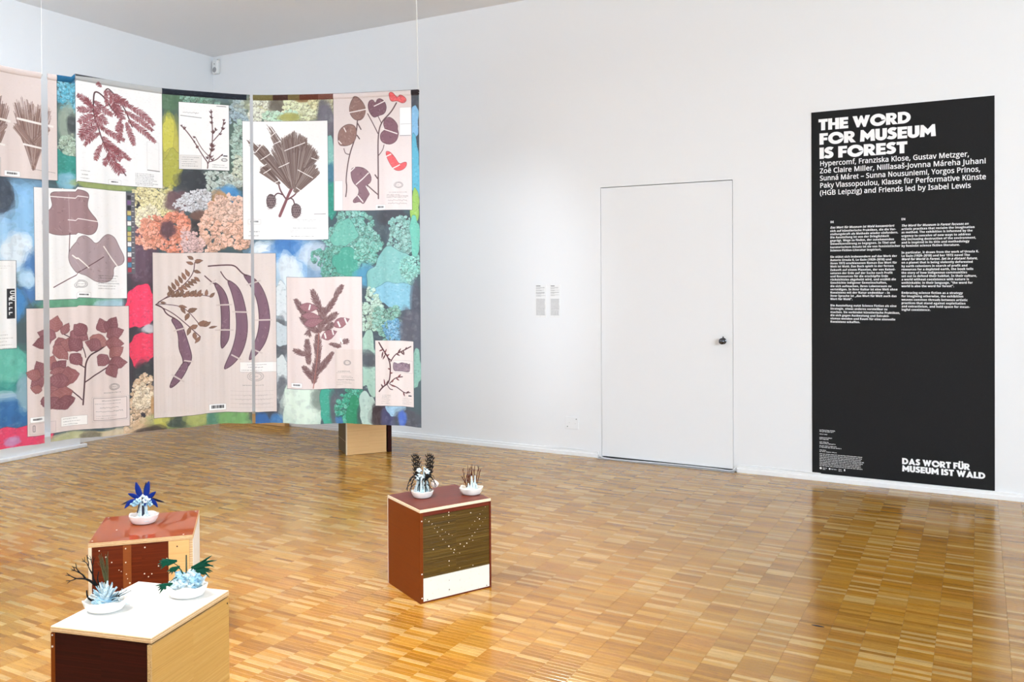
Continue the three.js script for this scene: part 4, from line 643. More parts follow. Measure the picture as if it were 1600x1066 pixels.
  const o = thing('caption_sheet', label, 'label', [x, 1.2195, 0], 0, 'caption sheets beside the door');
  part('card', bx(w, h, 0.003, 0, 0, 0.0016), std({ color: 0xeaeae9, roughness: 0.7 }), o); const pg = new THREE.PlaneGeometry(w * 0.98, h * 0.99); pg.translate(0, 0, 0.0034); part('print', pg, std({ map: tex(c), roughness: 0.7 }), o, 'grey printed text');
});
// blank cover plate low on the wall
{
  const o = thing('cover_plate', 'small square white blank plate with two dark screws low on the wall', 'wall plate', [3.9855, 0.2545, 0]);
  part('plate', bx(0.113, 0.096, 0.007, 0, 0, 0.0035, 0.002), trimMat, o);
  for (const [x, y, r] of [[0.038, 0.032, 0.004], [-0.039, -0.03, 0.004], [-0.022, 0.002, 0.0018], [0.03, -0.003, 0.0018]]) { const s = part(r > 0.003 ? 'screw' : 'pinhole', cyl(r, r, 0.002, 14), r > 0.003 ? std({ color: 0x34302c, roughness: 0.4, metalness: 0.6 }) : std({ color: 0xa8a6a2, roughness: 0.9 }), o); s.rotation.x = Math.PI / 2; s.position.set(x, y, 0.0075); }
}
// movement detector in the corner
{
  const o = thing('motion_detector', 'small white motion detector high in the room corner', 'sensor', [0.068, 3.55, 0.0]);
  part('housing', bx(0.078, 0.135, 0.045, 0, 0, 0.0225, 0.014), std({ color: 0xe9e9e7, roughness: 0.45 }), o);
  const l = new THREE.SphereGeometry(0.028, 20, 14); l.scale(1, 1, 0.35); l.translate(0.0, -0.028, 0.043); part('lens', l, std({ color: 0x9c9c9e, roughness: 0.35 }), o, 'grey domed lens');
  const d = part('indicator', cyl(0.005, 0.005, 0.003, 12), std({ color: 0x303032, roughness: 0.4 }), o); d.rotation.x = Math.PI / 2; d.position.set(0, 0.03, 0.0455);
  part('bracket', bx(0.03, 0.03, 0.02, 0.02, 0.07, 0.01, 0.004), std({ color: 0xcfcfce, roughness: 0.5 }), o);
}
// white cable dipping under the door
{
  const pts = [[DX0 - 0.5, 0.0505, 0.006], [DX0 - 0.1, 0.0505, 0.006], [DX0 - 0.03, 0.046, 0.012], [DX0 - 0.005, 0.02, 0.024], [DX0 + 0.03, 0.0095, 0.03], [DX0 + 0.5, 0.0092, 0.012], [DX1 - 0.09, 0.0092, 0.014], [DX1 - 0.04, 0.0095, 0.03], [DX1 + 0.0, 0.014, 0.027], [DX1 + 0.02, 0.04, 0.016], [DX1 + 0.05, 0.0505, 0.006], [DX1 + 0.6, 0.0505, 0.006]].map((p) => V(...p));
  single('white_cable', new THREE.TubeGeometry(new THREE.CatmullRomCurve3(pts, false, 'centripetal'), 140, 0.0034, 8), trimMat, 'thin white cable running along the skirting and under the door', 'cable');
}

// ------------------------------------------------------------------ plinths made of salvaged boards
const wd = (base, cols, n = 900, a = 0.3, sx = 0.6, sy = 0.35) => tex(grainCanvas(512, 300, base, cols, n, 0.7, a), sx, sy);
const ply = std({ map: tex((() => { const c = canvas(256, 64), g = c.getContext('2d'); g.fillStyle = '#d2b48a'; g.fillRect(0, 0, 256, 64); ['#c19a6c', '#dcc298', '#a97f52', '#d9bd92', '#b88e60'].forEach((q, i) => { g.fillStyle = q; g.fillRect(0, i * 13, 256, 6); }); for (let i = 0; i < 900; i++) { g.globalAlpha = 0.25; g.fillStyle = rnd() < 0.5 ? '#7c5834' : '#f0dcb8'; g.fillRect(rnd() * 256, rnd() * 64, rr(2, 12), 1.3); } return c; })(), 0.3, 0.018), roughness: 0.7 });
const chip = std({ map: tex(speckCanvas(256, 256, '#b8955f', ['#8c6a3c', '#d8b988', '#6f5230', '#c8a570'], 2400, 1, 4, 0.6), 0.12, 0.12), roughness: 0.85 });
const mahogany = phys({ map: wd('#2c0903', ['#1a0301', '#400f05', '#4a1406', '#220602'], 700, 0.35), roughness: 0.6, specularIntensity: 0.25 });
const birch = std({ map: wd('#b98f4d', ['#a67c3c', '#c9a263', '#b08442', '#d0ab70', '#9c7338'], 900, 0.25), roughness: 0.45 });
const pale = std({ map: wd('#dcae72', ['#cf9d60', '#e6bf88', '#c48f55', '#e2b67c'], 700, 0.25), roughness: 0.5 });
const whiteLam = std({ map: tex(speckCanvas(256, 256, '#e9e9e6', ['#d8d8d2', '#f6f6f4', '#c4c1b8'], 500, 0.6, 2.4, 0.4), 0.4, 0.4), roughness: 0.42 });
const brownLam = phys({ map: wd('#6c3002', ['#642a02', '#763804', '#5e2702'], 500, 0.18), roughness: 0.5, specularIntensity: 0.3 });
const darkBrown = phys({ map: wd('#5c2006', ['#481603', '#6c2a0a', '#7a320e'], 700, 0.3), roughness: 0.5, specularIntensity: 0.4 });
const lacquer = phys({ map: wd('#863a0c', ['#7e3409', '#90400f', '#763008'], 300, 0.16), roughness: 0.5, specularIntensity: 0.2, clearcoat: 0.7, clearcoatRoughness: 0.02 });
const veneer = phys({ map: wd('#62220f', ['#4a1609', '#742e18', '#581c0c', '#843c22'], 700, 0.4, 0.7, 0.3), roughness: 0.4, specularIntensity: 0.4, clearcoat: 0.2, clearcoatRoughness: 0.12 });
const cream = std({ color: 0xdccdb4, roughness: 0.6 });
const filler = std({ color: 0xe8dccb, roughness: 0.7 });
const foil = phys({ map: wd('#4e3805', ['#3e2c03', '#5e470c', '#342505', '#6e5820'], 1100, 0.34, 0.8, 0.5), roughness: 0.42, specularIntensity: 0.5, bumpMap: tex(grainCanvas(512, 300, '#808080', ['#ffffff', '#000000', '#b0b0b0', '#404040'], 320, 0.5, 0.3), 0.5, 0.3, false), bumpScale: 0.004 });
const orangeVen = phys({ map: wd('#84420f', ['#74380c', '#944e18'], 300, 0.25), roughness: 0.4, clearcoat: 0.3 });
const dots = (o, list, z, r = 0.0022, m = filler, name = 'filled_hole') => { const g = cyl(1, 1, 0.0016, 10); g.rotateX(Math.PI / 2); for (const [x, y, k = 1] of list) { const d = part(name, g, m, o); d.scale.set(r * k, r * k, 1); d.position.set(x, y, z); } };

{ // white-topped plinth, nearest
  const w = 0.339, d = 0.375, h = 0.41, o = thing('wooden_plinth', 'nearest plinth with a white top, dark mahogany front and yellow birch side', 'plinth', [4.597, 0, 4.4285], 0.244);
  const tp = part('top_panel', bx(w, 0.016, d, 0, h - 0.0088, 0, 0.003), ply, o, 'plywood board with a worn edge'); part('white_laminate', bx(w - 0.004, 0.0014, d - 0.004, 0, h - 0.0007, 0), whiteLam, tp, 'white laminate face');
  part('front_panel', bx(w - 0.032, h - 0.019, 0.014, -0.001, (h - 0.019) / 2, d / 2 - 0.0095), mahogany, o, 'dark mahogany front');
  part('left_panel', bx(0.014, h - 0.019, d - 0.002, -w / 2 + 0.0075, (h - 0.019) / 2, 0, 0.002), brownLam, o);
  const rp = part('right_panel', bx(0.0145, h - 0.021, d - 0.002, w / 2 - 0.0085, (h - 0.021) / 2, 0, 0.002), chip, o, 'board with a rough chipboard edge'); part('birch_face', bx(0.0014, h - 0.022, d - 0.006, w / 2 - 0.0007, (h - 0.022) / 2, 0), birch, rp, 'yellow birch face');
  part('back_panel', bx(w - 0.032, h - 0.019, 0.012, 0, (h - 0.019) / 2, -d / 2 + 0.008), birch, o);
  dots(o, [[-w / 2 + 0.0075, 0.352], [-w / 2 + 0.0075, 0.385, 0.8]], d / 2 - 0.0002, 0.0028, screwMat, 'screw'); { const s = part('screw', cyl(0.0028, 0.0028, 0.002, 10).rotateZ(Math.PI / 2), std({ color: 0x3a3028, roughness: 0.5, metalness: 0.6 }), o); s.position.set(w / 2 + 0.0002, h - 0.038, -d / 2 + 0.012); }
}
{ // red-brown lacquered plinth behind it
  const w = 0.372, d = 0.373, h = 0.41, o = thing('wooden_plinth', 'plinth with a glossy red-brown lacquered top holding the blue-leaved sculpture', 'plinth', [3.867, 0, 3.845], 0.79);
  const tp = part('top_panel', bx(w, 0.0165, d, 0, h - 0.0094, 0, 0.0015), ply, o, 'plywood board with a pale edge'); part('lacquered_face', bx(w - 0.003, 0.0016, d - 0.003, 0, h - 0.0008, 0), lacquer, tp, 'glossy red-brown lacquer');
  part('left_panel', bx(0.012, h - 0.018, d, -w / 2 + 0.006, (h - 0.018) / 2, 0, 0.001), cream, o);
  const x0 = -w / 2 + 0.0122, x1 = w / 2 - 0.0135, fz = d / 2 - 0.009, hh = h - 0.0185; const fp = part('front_panel', bx((x1 - x0) * 0.78 - 0.0006, hh, 0.014, x0 + (x1 - x0) * 0.39, hh / 2, fz), darkBrown, o, 'dark brown front board');
  part('veneer_stripe', bx(0.029, hh - 0.001, 0.0012, x0 + (x1 - x0) * 0.355, hh / 2, fz + 0.0072), orangeVen, fp, 'orange veneer stripe');
  part('side_board', bx((x1 - x0) * 0.22 - 0.0006, hh, 0.014, x1 - (x1 - x0) * 0.11, hh / 2, fz + 0.004), pale, o, 'pale yellow plywood board');
  const rp = part('right_panel', bx(0.0118, hh, d - 0.002, w / 2 - 0.0074, hh / 2, 0), ply, o); part('white_face', bx(0.0014, hh, d - 0.004, w / 2 - 0.0007, hh / 2, 0), whiteLam, rp, 'white laminate side');
  part('back_panel', bx(w - 0.03, hh, 0.012, 0, hh / 2, -d / 2 + 0.008), pale, o);
  dots(o, [[-0.148, 0.378], [-0.125, 0.352, 1.3], [-0.105, 0.33], [-0.056, 0.378, 1.2], [-0.056, 0.325, 1.2], [-0.054, 0.28], [-0.05, 0.262, 0.8], [-0.042, 0.245, 1.4], [0.012, 0.376, 1.2], [0.09, 0.325, 1.3], [0.06, 0.3], [0.036, 0.272], [0.01, 0.275, 1.1], [0.024, 0.262], [-0.08, 0.298, 0.7], [-0.072, 0.292, 0.7]], fz + 0.0082); dots(o, [[0.128, 0.37, 1.2]], fz + 0.0112, 0.0024, std({ color: 0x3a2412, roughness: 0.8 }), 'nail_hole');
  for (const [x, z] of [[-0.176, 0.16], [-0.17, -0.17], [-0.11, 0.03], [0.172, -0.165], [0.15, 0.172]]) { const s = part('screw', cyl(0.0032, 0.0032, 0.001, 10), screwMat, o); s.position.set(x, h + 0.0003, z); }
}
{ // brown veneer plinth in the middle of the floor
  const w = 0.362, d = 0.322, h = 0.406, o = thing('wooden_plinth', 'brown plinth in the open floor, its front part bronze sheet, part white board', 'plinth', [4.648, 0, 2.9], 1.087);
  const tp = part('top_panel', bx(w, 0.0125, d, 0, h - 0.0072, 0, 0.0015), cream, o, 'board with a cream edge'); part('veneer_face', bx(w - 0.007, 0.0012, d - 0.007, 0, h - 0.0006, 0), veneer, tp, 'reddish brown wood veneer');
  const hh = h - 0.0138, fz = d / 2 - 0.008;
  part('left_panel', bx(0.016, hh, d - 0.006, -w / 2 + 0.008, hh / 2, 0.003, 0.001), brownLam, o, 'plain orange-brown side'); part('right_panel', bx(0.009, hh, d - 0.006, w / 2 - 0.0045, hh / 2, 0.003, 0.001), darkBrown, o);
  part('back_panel', bx(w, hh, 0.0055, 0, hh / 2, -d / 2 + 0.00275), cream, o);
  const x0 = -w / 2 + 0.0162, x1 = w / 2 - 0.0092, cx = (x0 + x1) / 2;
  part('top_rail', bx(x1 - x0, 0.017, 0.012, cx, hh - 0.0085, fz), veneer, o); const fs = part('bronze_sheet', bx(x1 - x0 - 0.001, hh - 0.018 - 0.108, 0.012, cx, 0.1075 + (hh - 0.018 - 0.108) / 2, fz - 0.0005), foil, o, 'creased olive-bronze sheet'); part('white_board', bx(x1 - x0 - 0.001, 0.099, 0.012, cx, 0.0565, fz + 0.0004), std({ map: tex(speckCanvas(256, 256, '#d9d6cd', ['#c4bfb2', '#e6e4dd', '#a8a294'], 420, 0.6, 2.6, 0.45), 0.3, 0.3), roughness: 0.6 }), o, 'scuffed white board'); part('bottom_rail', bx(x1 - x0, 0.0065, 0.012, cx, 0.00325, fz - 0.001), darkBrown, o);
  const L = []; for (let i = 0; i < 9; i++) L.push([x0 + 0.012 + i * 0.0165, 0.362 - i * 0.0115 + rr(-1, 1) * 0.003, rr(0.4, 0.8)]); for (let i = 0; i < 10; i++) L.push([x0 + 0.03 + i * 0.0135, 0.35 - i * 0.0175 + rr(-1, 1) * 0.003, rr(0.4, 1)]); for (let i = 0; i < 9; i++) L.push([x1 - 0.02 - i * 0.014, 0.318 - i * 0.0135 + rr(-1, 1) * 0.003, rr(0.4, 1.1)]); for (let i = 0; i < 7; i++) L.push([x1 - 0.02 - i * 0.014, 0.37 - i * 0.014, rr(0.3, 0.8)]);
  for (const [a, b, k = 0.7] of [[0.1, 0.36], [0.128, 0.375, 1.1], [0.128, 0.362, 1.1], [0.128, 0.33], [0.128, 0.225, 1.2], [0.128, 0.16, 1.2], [0.128, 0.14], [0.155, 0.205, 1.1], [0.185, 0.225, 1.1], [0.182, 0.185], [0.182, 0.12], [0.24, 0.355, 1.1], [0.25, 0.23], [0.25, 0.118, 0.9], [0.05, 0.225, 1], [0.285, 0.32, 1.1]]) L.push([x0 + a, b, k]);
  dots(o, L, fz + 0.0058); dots(o, [[x0 + 0.128, 0.075], [x0 + 0.182, 0.065, 0.7], [x0 + 0.128, 0.034, 1.7], [x0 + 0.02, 0.012, 1.6], [x1 - 0.015, 0.013, 1.4]], fz + 0.0066, 0.0018, std({ color: 0x6c665c, roughness: 0.8 }), 'nail_hole');
  dots(o, [[-w / 2 + 0.009, 0.357, 1.2], [-w / 2 + 0.009, 0.128, 1.4], [-w / 2 + 0.009, 0.024, 1.2]], d / 2 + 0.0002, 0.0024, screwMat, 'screw');
}
{ // pale wood plinth behind the banner
  const w = 0.371, d = 0.31, h = 0.41, o = thing('wooden_plinth', 'pale wood plinth standing half behind the right-hand banner', 'plinth', [2.391, 0, 0.604], 0.894);
  part('front_panel', bx(w - 0.052, h - 0.004, 0.014, -0.018, h / 2, d / 2 - 0.007), pale, o, 'pale maple front'); part('corner_strip', bx(0.008, h - 0.004, 0.016, -w / 2 + 0.004, h / 2, d / 2 - 0.008), cream, o);
  part('right_panel', bx(0.034, h, d, w / 2 - 0.017, h / 2, 0, 0.001), mahogany, o, 'dark mahogany end board');
  part('left_panel', bx(0.014, h - 0.11, d - 0.018, -w / 2 + 0.007, 0.106 + (h - 0.11) / 2, -0.009), darkOlive(), o, 'dark olive side board'); part('base_board', bx(0.014, 0.1, d - 0.018, -w / 2 + 0.007, 0.053, -0.009), darkOlive(), o); part('joint_strip', bx(0.013, 0.006, d - 0.018, -w / 2 + 0.0068, 0.104, -0.009), cream, o);
  part('back_panel', bx(w - 0.05, h - 0.01, 0.012, -0.01, (h - 0.01) / 2, -d / 2 + 0.006), pale, o); part('top_panel', bx(w - 0.036, 0.014, d, -0.018, h + 0.005, 0, 0.001), pale, o);
}
function darkOlive() { return (darkOlive.m ??= std({ map: wd('#5c4a26', ['#4c3c1c', '#6c5830'], 400, 0.25), roughness: 0.5 })); }

{ // low wooden block at the foot of the back wall, almost hidden by the banners
  const o = thing('wooden_block', 'low pale wooden block on the floor against the back wall behind the banners', 'block', [0.56, 0, 0.036]);
  part('block', bx(0.88, 0.094, 0.066, 0, 0.047, 0, 0.003), pale, o); part('top_board', bx(0.885, 0.008, 0.07, 0, 0.098, 0, 0.0015), cream, o);
}

// ------------------------------------------------------------------ small sculptures in ceramic dishes (x to the viewer's right, z towards the viewer)
const glaze = phys({ color: new THREE.Color().setRGB(0.82, 0.8, 0.76), roughness: 0.32, clearcoat: 0.5, clearcoatRoughness: 0.15, bumpMap: rollerBump, bumpScale: 0.0006 });
const glazePink = phys({ color: new THREE.Color().setRGB(0.85, 0.76, 0.73), roughness: 0.35, clearcoat: 0.4, bumpMap: rollerBump, bumpScale: 0.0008 });
const clay = std({ map: tex(speckCanvas(128, 128, '#ccdce2', ['#9fbccb', '#f4fafc', '#6d93a6', '#e2eef2'], 420, 1, 6, 0.6)), roughness: 0.55 });
const iceBlue = std({ map: tex(speckCanvas(128, 128, '#9cc4d8', ['#6a9fba', '#d4e8f0', '#487f9c'], 420, 1, 6, 0.6)), roughness: 0.4 });
const blackTwig = phys({ color: 0x0c0d10, roughness: 0.6, specularIntensity: 0.3 }), rust = phys({ color: 0x461206, roughness: 0.6, specularIntensity: 0.3 }), navy = phys({ color: 0x08287c, roughness: 0.45, specularIntensity: 0.35, side: THREE.DoubleSide }), ink2 = std({ color: 0x0a1230, roughness: 0.4 }), fir = phys({ color: 0x004432, roughness: 0.5, specularIntensity: 0.3, side: THREE.DoubleSide }), olive = std({ color: 0x4b4a26, roughness: 0.7 });
function dish(o, rx, rz, hgt, m, lobes, amp, wave, ph = 0) {
  const prof = [[0, 0.0], [0.62, 0.0], [0.8, 0.12], [0.93, 0.5], [1.0, 0.92], [1.0, 1.0], [0.95, 1.02], [0.9, 0.9], [0.82, 0.5], [0.7, 0.34], [0, 0.3]].map((p) => V2(...p));
  const g = new THREE.LatheGeometry(prof, 64), p = g.attributes.position;
  for (let i = 0; i < p.count; i++) { const x = p.getX(i), y = p.getY(i), z = p.getZ(i), a = Math.atan2(z, x) + ph, k = 1 + amp * Math.cos(lobes * a) * y + 0.02 * Math.sin(2 * a + 1) * y, up = wave * (Math.cos(lobes * a + 0.5) * 0.7 + Math.sin((lobes + 2) * a) * 0.3) * Math.max(0, y - 0.3); p.setXYZ(i, x * rx * k, (y + up) * hgt, z * rz * k); }
  g.computeVertexNormals(); return part('dish', metreUV(g), m, o, 'white glazed dish with a wavy rim');
}
function lump(r, sy = 1, rough = 0.22) { const g = new THREE.IcosahedronGeometry(1, 3), p = g.attributes.position, a = rr(0, 9), b = rr(0, 9); for (let i = 0; i < p.count; i++) { const v = V(p.getX(i), p.getY(i), p.getZ(i)), k = r * (1 + rough * (Math.sin(v.x * 4 + a) * Math.sin(v.y * 5 + b) + 0.5 * Math.sin(v.z * 8 + a))); p.setXYZ(i, v.x * k, v.y * k * sy, v.z * k); } g.computeVertexNormals(); return g; }
const cone = (x, z, y0, y1, r, lx = 0, lz = 0) => taper([[x, y0, z], [x + lx * 0.3 + rr(-1, 1) * r * 0.2, y0 + (y1 - y0) * 0.5, z + lz * 0.3], [x + lx, y1, z + lz]], r, r * 0.22, 7, 8);
const merge = (list) => mergeGeometries(list.map((g) => { const q = g.index ? g.toNonIndexed() : g; for (const k of Object.keys(q.attributes)) if (!['position', 'normal', 'uv'].includes(k)) q.deleteAttribute(k); return q; }));
function twigs(p, dir, len, r, depth, out, spread = 0.6, flat = 0.3) {        // forking twig as tapered tubes
  const bend = V(rr(-1, 1), rr(-0.3, 0.6), rr(-1, 1) * flat).multiplyScalar(len * 0.16), mid = p.clone().addScaledVector(dir, len * 0.5).add(bend), end = p.clone().addScaledVector(dir, len).add(bend.multiplyScalar(0.4));
  out.push(taper([p, mid, end], r, r * 0.62, 5, 5)); if (!depth) return;
  const n = depth > 1 ? 2 : 2 + (rnd() < 0.4 ? 1 : 0);
  for (let i = 0; i < n; i++) { const s = (i - (n - 1) / 2) * spread * rr(0.9, 1.5), d = V(dir.x * Math.cos(s) - dir.y * Math.sin(s), dir.x * Math.sin(s) + dir.y * Math.cos(s), dir.z + rr(-1, 1) * flat).normalize(); twigs(end, d, len * rr(0.62, 0.82), r * 0.66, depth - 1, out, spread, flat); }
}
const YAW = 0.5015;
{ // tall dark twiggy sculpture
  const o = thing('ceramic_sculpture', 'tall sculpture of two black twiggy fans over white spires in a scalloped dish', 'sculpture', [4.589, 0.406, 2.946], YAW);
  dish(o, 0.049, 0.045, 0.031, glaze, 6, 0.045, 0.1);
  part('mound', lump(0.026, 0.6).translate(0, 0.022, 0), iceBlue, o);
  for (const [x, z, h, r] of [[-0.024, 0.01, 0.075, 0.0085], [-0.006, 0.014, 0.08, 0.009], [0.012, 0.012, 0.066, 0.0085], [0.028, 0.006, 0.05, 0.008], [-0.016, -0.008, 0.1, 0.01], [0.006, -0.01, 0.135, 0.012], [0.02, -0.012, 0.09, 0.009], [-0.032, 0.0, 0.055, 0.007]]) part('white_spire', cone(x, z, 0.015, h, r, rr(-1, 1) * 0.004), clay, o);
  for (let i = 0; i < 6; i++) part('white_knob', lump(rr(0.009, 0.014), 0.9, 0.4).translate(rr(-0.02, 0.03), rr(0.085, 0.13), rr(-0.008, 0.012)), clay, o);
  for (const [x, lean] of [[-0.022, -0.12], [0.03, 0.12]]) { // two upright fans of curled twigs
    const t = []; for (let i = 0; i < 4; i++) { const bx0 = x + (i - 1.5) * 0.007; const pts = [[bx0 * 0.5, 0.075, -0.008], [bx0, 0.11, -0.006], [x + (i - 1.5) * 0.0085 + lean * 0.06, 0.2 - Math.abs(i - 1.5) * 0.006, -0.006]]; t.push(taper(pts, 0.0028, 0.0018, 8, 5)); for (let k = 0; k < 9; k++) { const q = k / 9, px = bx0 + (pts[2][0] - bx0) * q, py = 0.1 + (pts[2][1] - 0.1) * q, s = k % 2 ? 1 : -1; t.push(taper([[px, py, -0.006], [px + s * 0.006, py + 0.005, -0.004 + rr(-1, 1) * 0.004], [px + s * 0.0085, py + 0.013, -0.004 + rr(-1, 1) * 0.008]], 0.0026, 0.0015, 4, 4)); } } part('twig_fan', merge(t), blackTwig, o, 'upright fan of curled black twigs'); }
  for (const [x, y, ex, ey] of [[-0.012, 0.085, -0.066, 0.035], [-0.014, 0.08, -0.05, 0.028], [-0.01, 0.095, -0.05, 0.075], [0.016, 0.085, 0.062, 0.05], [0.016, 0.09, 0.05, 0.085], [0.004, 0.08, 0.018, 0.02], [-0.004, 0.09, -0.01, 0.03], [0.01, 0.075, 0.036, 0.03]]) { const t = [taper([[x, y, 0.012], [(x + ex) / 2, Math.max(y, ey) + 0.012, 0.02], [ex * 0.92, (ey + y) / 2 + 0.008, 0.02], [ex, ey, 0.022]], 0.0032, 0.0014, 9, 6)]; const s = Math.sign(ex); t.push(taper([[(x + ex) / 2, (y + ey) / 2 + 0.012, 0.019], [ex * 0.8 + s * 0.01, ey + 0.02, 0.02], [ex * 0.9 + s * 0.012, ey + 0.004, 0.022]], 0.002, 0.001, 5, 5)); part('drooping_arm', merge(t), blackTwig, o); }
  const cup = new THREE.LatheGeometry([[0.0, 0], [0.012, 0.004], [0.0185, 0.016], [0.016, 0.03], [0.012, 0.031], [0.014, 0.017], [0.0, 0.01]].map((p) => V2(...p)), 24); cup.rotateZ(-0.6); cup.translate(0.046, 0.043, -0.012); part('side_cup', metreUV(cup), glazePink, o, 'small pinkish cup at the side');
}
{ // small brown one
  const o = thing('ceramic_sculpture', 'small sculpture of upright rust-brown twigs in a scalloped white dish', 'sculpture', [4.757, 0.406, 2.794], YAW);
  dish(o, 0.054, 0.048, 0.032, glaze, 6, 0.06, 0.12, 0.4);
  part('mound', lump(0.03, 0.4).translate(0, 0.022, 0), clay, o);
  for (const [x, z, h, r] of [[0.002, 0.004, 0.085, 0.0085], [0.018, -0.002, 0.085, 0.0085], [-0.012, 0.008, 0.052, 0.009], [0.012, 0.012, 0.055, 0.008], [-0.002, 0.016, 0.045, 0.008], [0.026, 0.008, 0.05, 0.007]]) part('white_spire', cone(x, z, 0.015, h, r), clay, o);
  for (const [x, ex, ey, k] of [[-0.022, -0.04, 0.115, 1], [-0.02, -0.046, 0.085, 0.9], [-0.012, -0.016, 0.13, 1.2], [-0.006, -0.006, 0.122, 1.5], [0.0, 0.004, 0.135, 1.2], [0.004, 0.0, 0.11, 1.8], [0.012, 0.016, 0.128, 1.3], [0.022, 0.036, 0.13, 1], [0.024, 0.044, 0.112, 1], [-0.016, -0.02, 0.09, 1]]) { const t = [taper([[x, 0.03, -0.006], [x + (ex - x) * 0.4 + rr(-1, 1) * 0.002, 0.03 + (ey - 0.03) * 0.5, -0.006], [ex, ey, -0.005 + rr(-1, 1) * 0.01]], 0.0021 * k, 0.0012, 7, 6)]; for (let i = 0; i < 3; i++) { const q = rr(0.3, 0.9), s = rnd() < 0.5 ? -1 : 1; t.push(taper([[x + (ex - x) * q, 0.03 + (ey - 0.03) * q, -0.006], [x + (ex - x) * q + s * 0.003, 0.038 + (ey - 0.03) * q, -0.006], [x + (ex - x) * q + s * 0.004, 0.046 + (ey - 0.03) * q, -0.005]], 0.0012, 0.0007, 3, 4)); } part('brown_twig', merge(t), rust, o); }
}
{ // blue leaves
  const o = thing('ceramic_sculpture', 'palm-like sculpture with pointed deep blue leaves in a pinkish white dish', 'sculpture', [3.82, 0.41, 3.826], YAW);
  dish(o, 0.057, 0.05, 0.036, glazePink, 7, 0.03, 0.08, 0.3); part('water', lump(0.045, 0.12, 0.1).translate(0, 0.017, 0), iceBlue, o, 'pale blue filling');
  part('trunk', merge([[-0.013, 0.006], [0.0, -0.004], [0.012, 0.004], [-0.004, 0.01]].map(([x, z]) => taper([[x * 1.5, 0.012, z], [x * 0.9, 0.05, z], [x * 1.2, 0.102, z]], 0.009, 0.006, 7, 8))), clay, o, 'fluted white trunk'); part('dark_stem', taper([[0.002, 0.014, 0.013], [0.003, 0.06, 0.014], [0.001, 0.108, 0.012]], 0.0042, 0.0038, 7, 7), ink2, o); part('dark_stem', taper([[-0.021, 0.044, 0.012], [-0.014, 0.07, 0.014], [-0.008, 0.102, 0.01]], 0.002, 0.0026, 6, 6), ink2, o);
  for (const [x, y, z, r] of [[-0.034, 0.082, 0.01, 0.014], [-0.018, 0.092, 0.014, 0.013], [0.018, 0.095, 0.012, 0.014], [0.033, 0.084, 0.008, 0.013], [0.0, 0.104, 0.004, 0.014], [0.012, 0.082, 0.016, 0.01], [-0.012, 0.104, -0.006, 0.012], [-0.008, 0.028, 0.012, 0.012], [0.012, 0.026, 0.01, 0.012]]) part('white_curl', lump(r * 0.9, 0.9, 0.5).translate(x, y, z), rnd() < 0.4 ? iceBlue : clay, o);
  const lf = (pts, w, m = navy) => part('leaf', sweep(pts, (t) => w * Math.sin(Math.PI * Math.min(1, 0.12 + t * 0.88)) ** 0.8 + 0.0006, (t) => 0.0016 * (1 - t) + 0.0006, 12, 8, V(0, 0, 1).cross(V(pts[2][0] - pts[0][0], pts[2][1] - pts[0][1], 0)).normalize()), m, o);
  lf([[-0.008, 0.1, 0.0], [-0.018, 0.13, 0.004], [-0.03, 0.168, 0.002]], 0.012); lf([[0.008, 0.1, 0.0], [0.016, 0.135, 0.003], [0.023, 0.172, 0.0]], 0.0115); lf([[0.0, 0.1, -0.012], [0.0, 0.13, -0.016], [0.002, 0.162, -0.022]], 0.006, ink2); lf([[-0.014, 0.098, 0.002], [-0.036, 0.112, 0.006], [-0.06, 0.122, 0.008]], 0.0088); lf([[0.014, 0.098, 0.002], [0.034, 0.113, 0.006], [0.054, 0.13, 0.008]], 0.0088); lf([[-0.018, 0.094, 0.008], [-0.046, 0.09, 0.014], [-0.07, 0.064, 0.018]], 0.0085); lf([[-0.03, 0.096, -0.004], [-0.06, 0.088, -0.004], [-0.092, 0.074, -0.004]], 0.004, ink2); lf([[0.02, 0.094, 0.008], [0.046, 0.09, 0.014], [0.066, 0.068, 0.018]], 0.0085); lf([[0.03, 0.1, -0.004], [0.058, 0.09, -0.004], [0.084, 0.083, -0.004]], 0.0042, ink2); lf([[0.006, 0.098, 0.012], [0.016, 0.092, 0.024], [0.018, 0.074, 0.03]], 0.005);
}
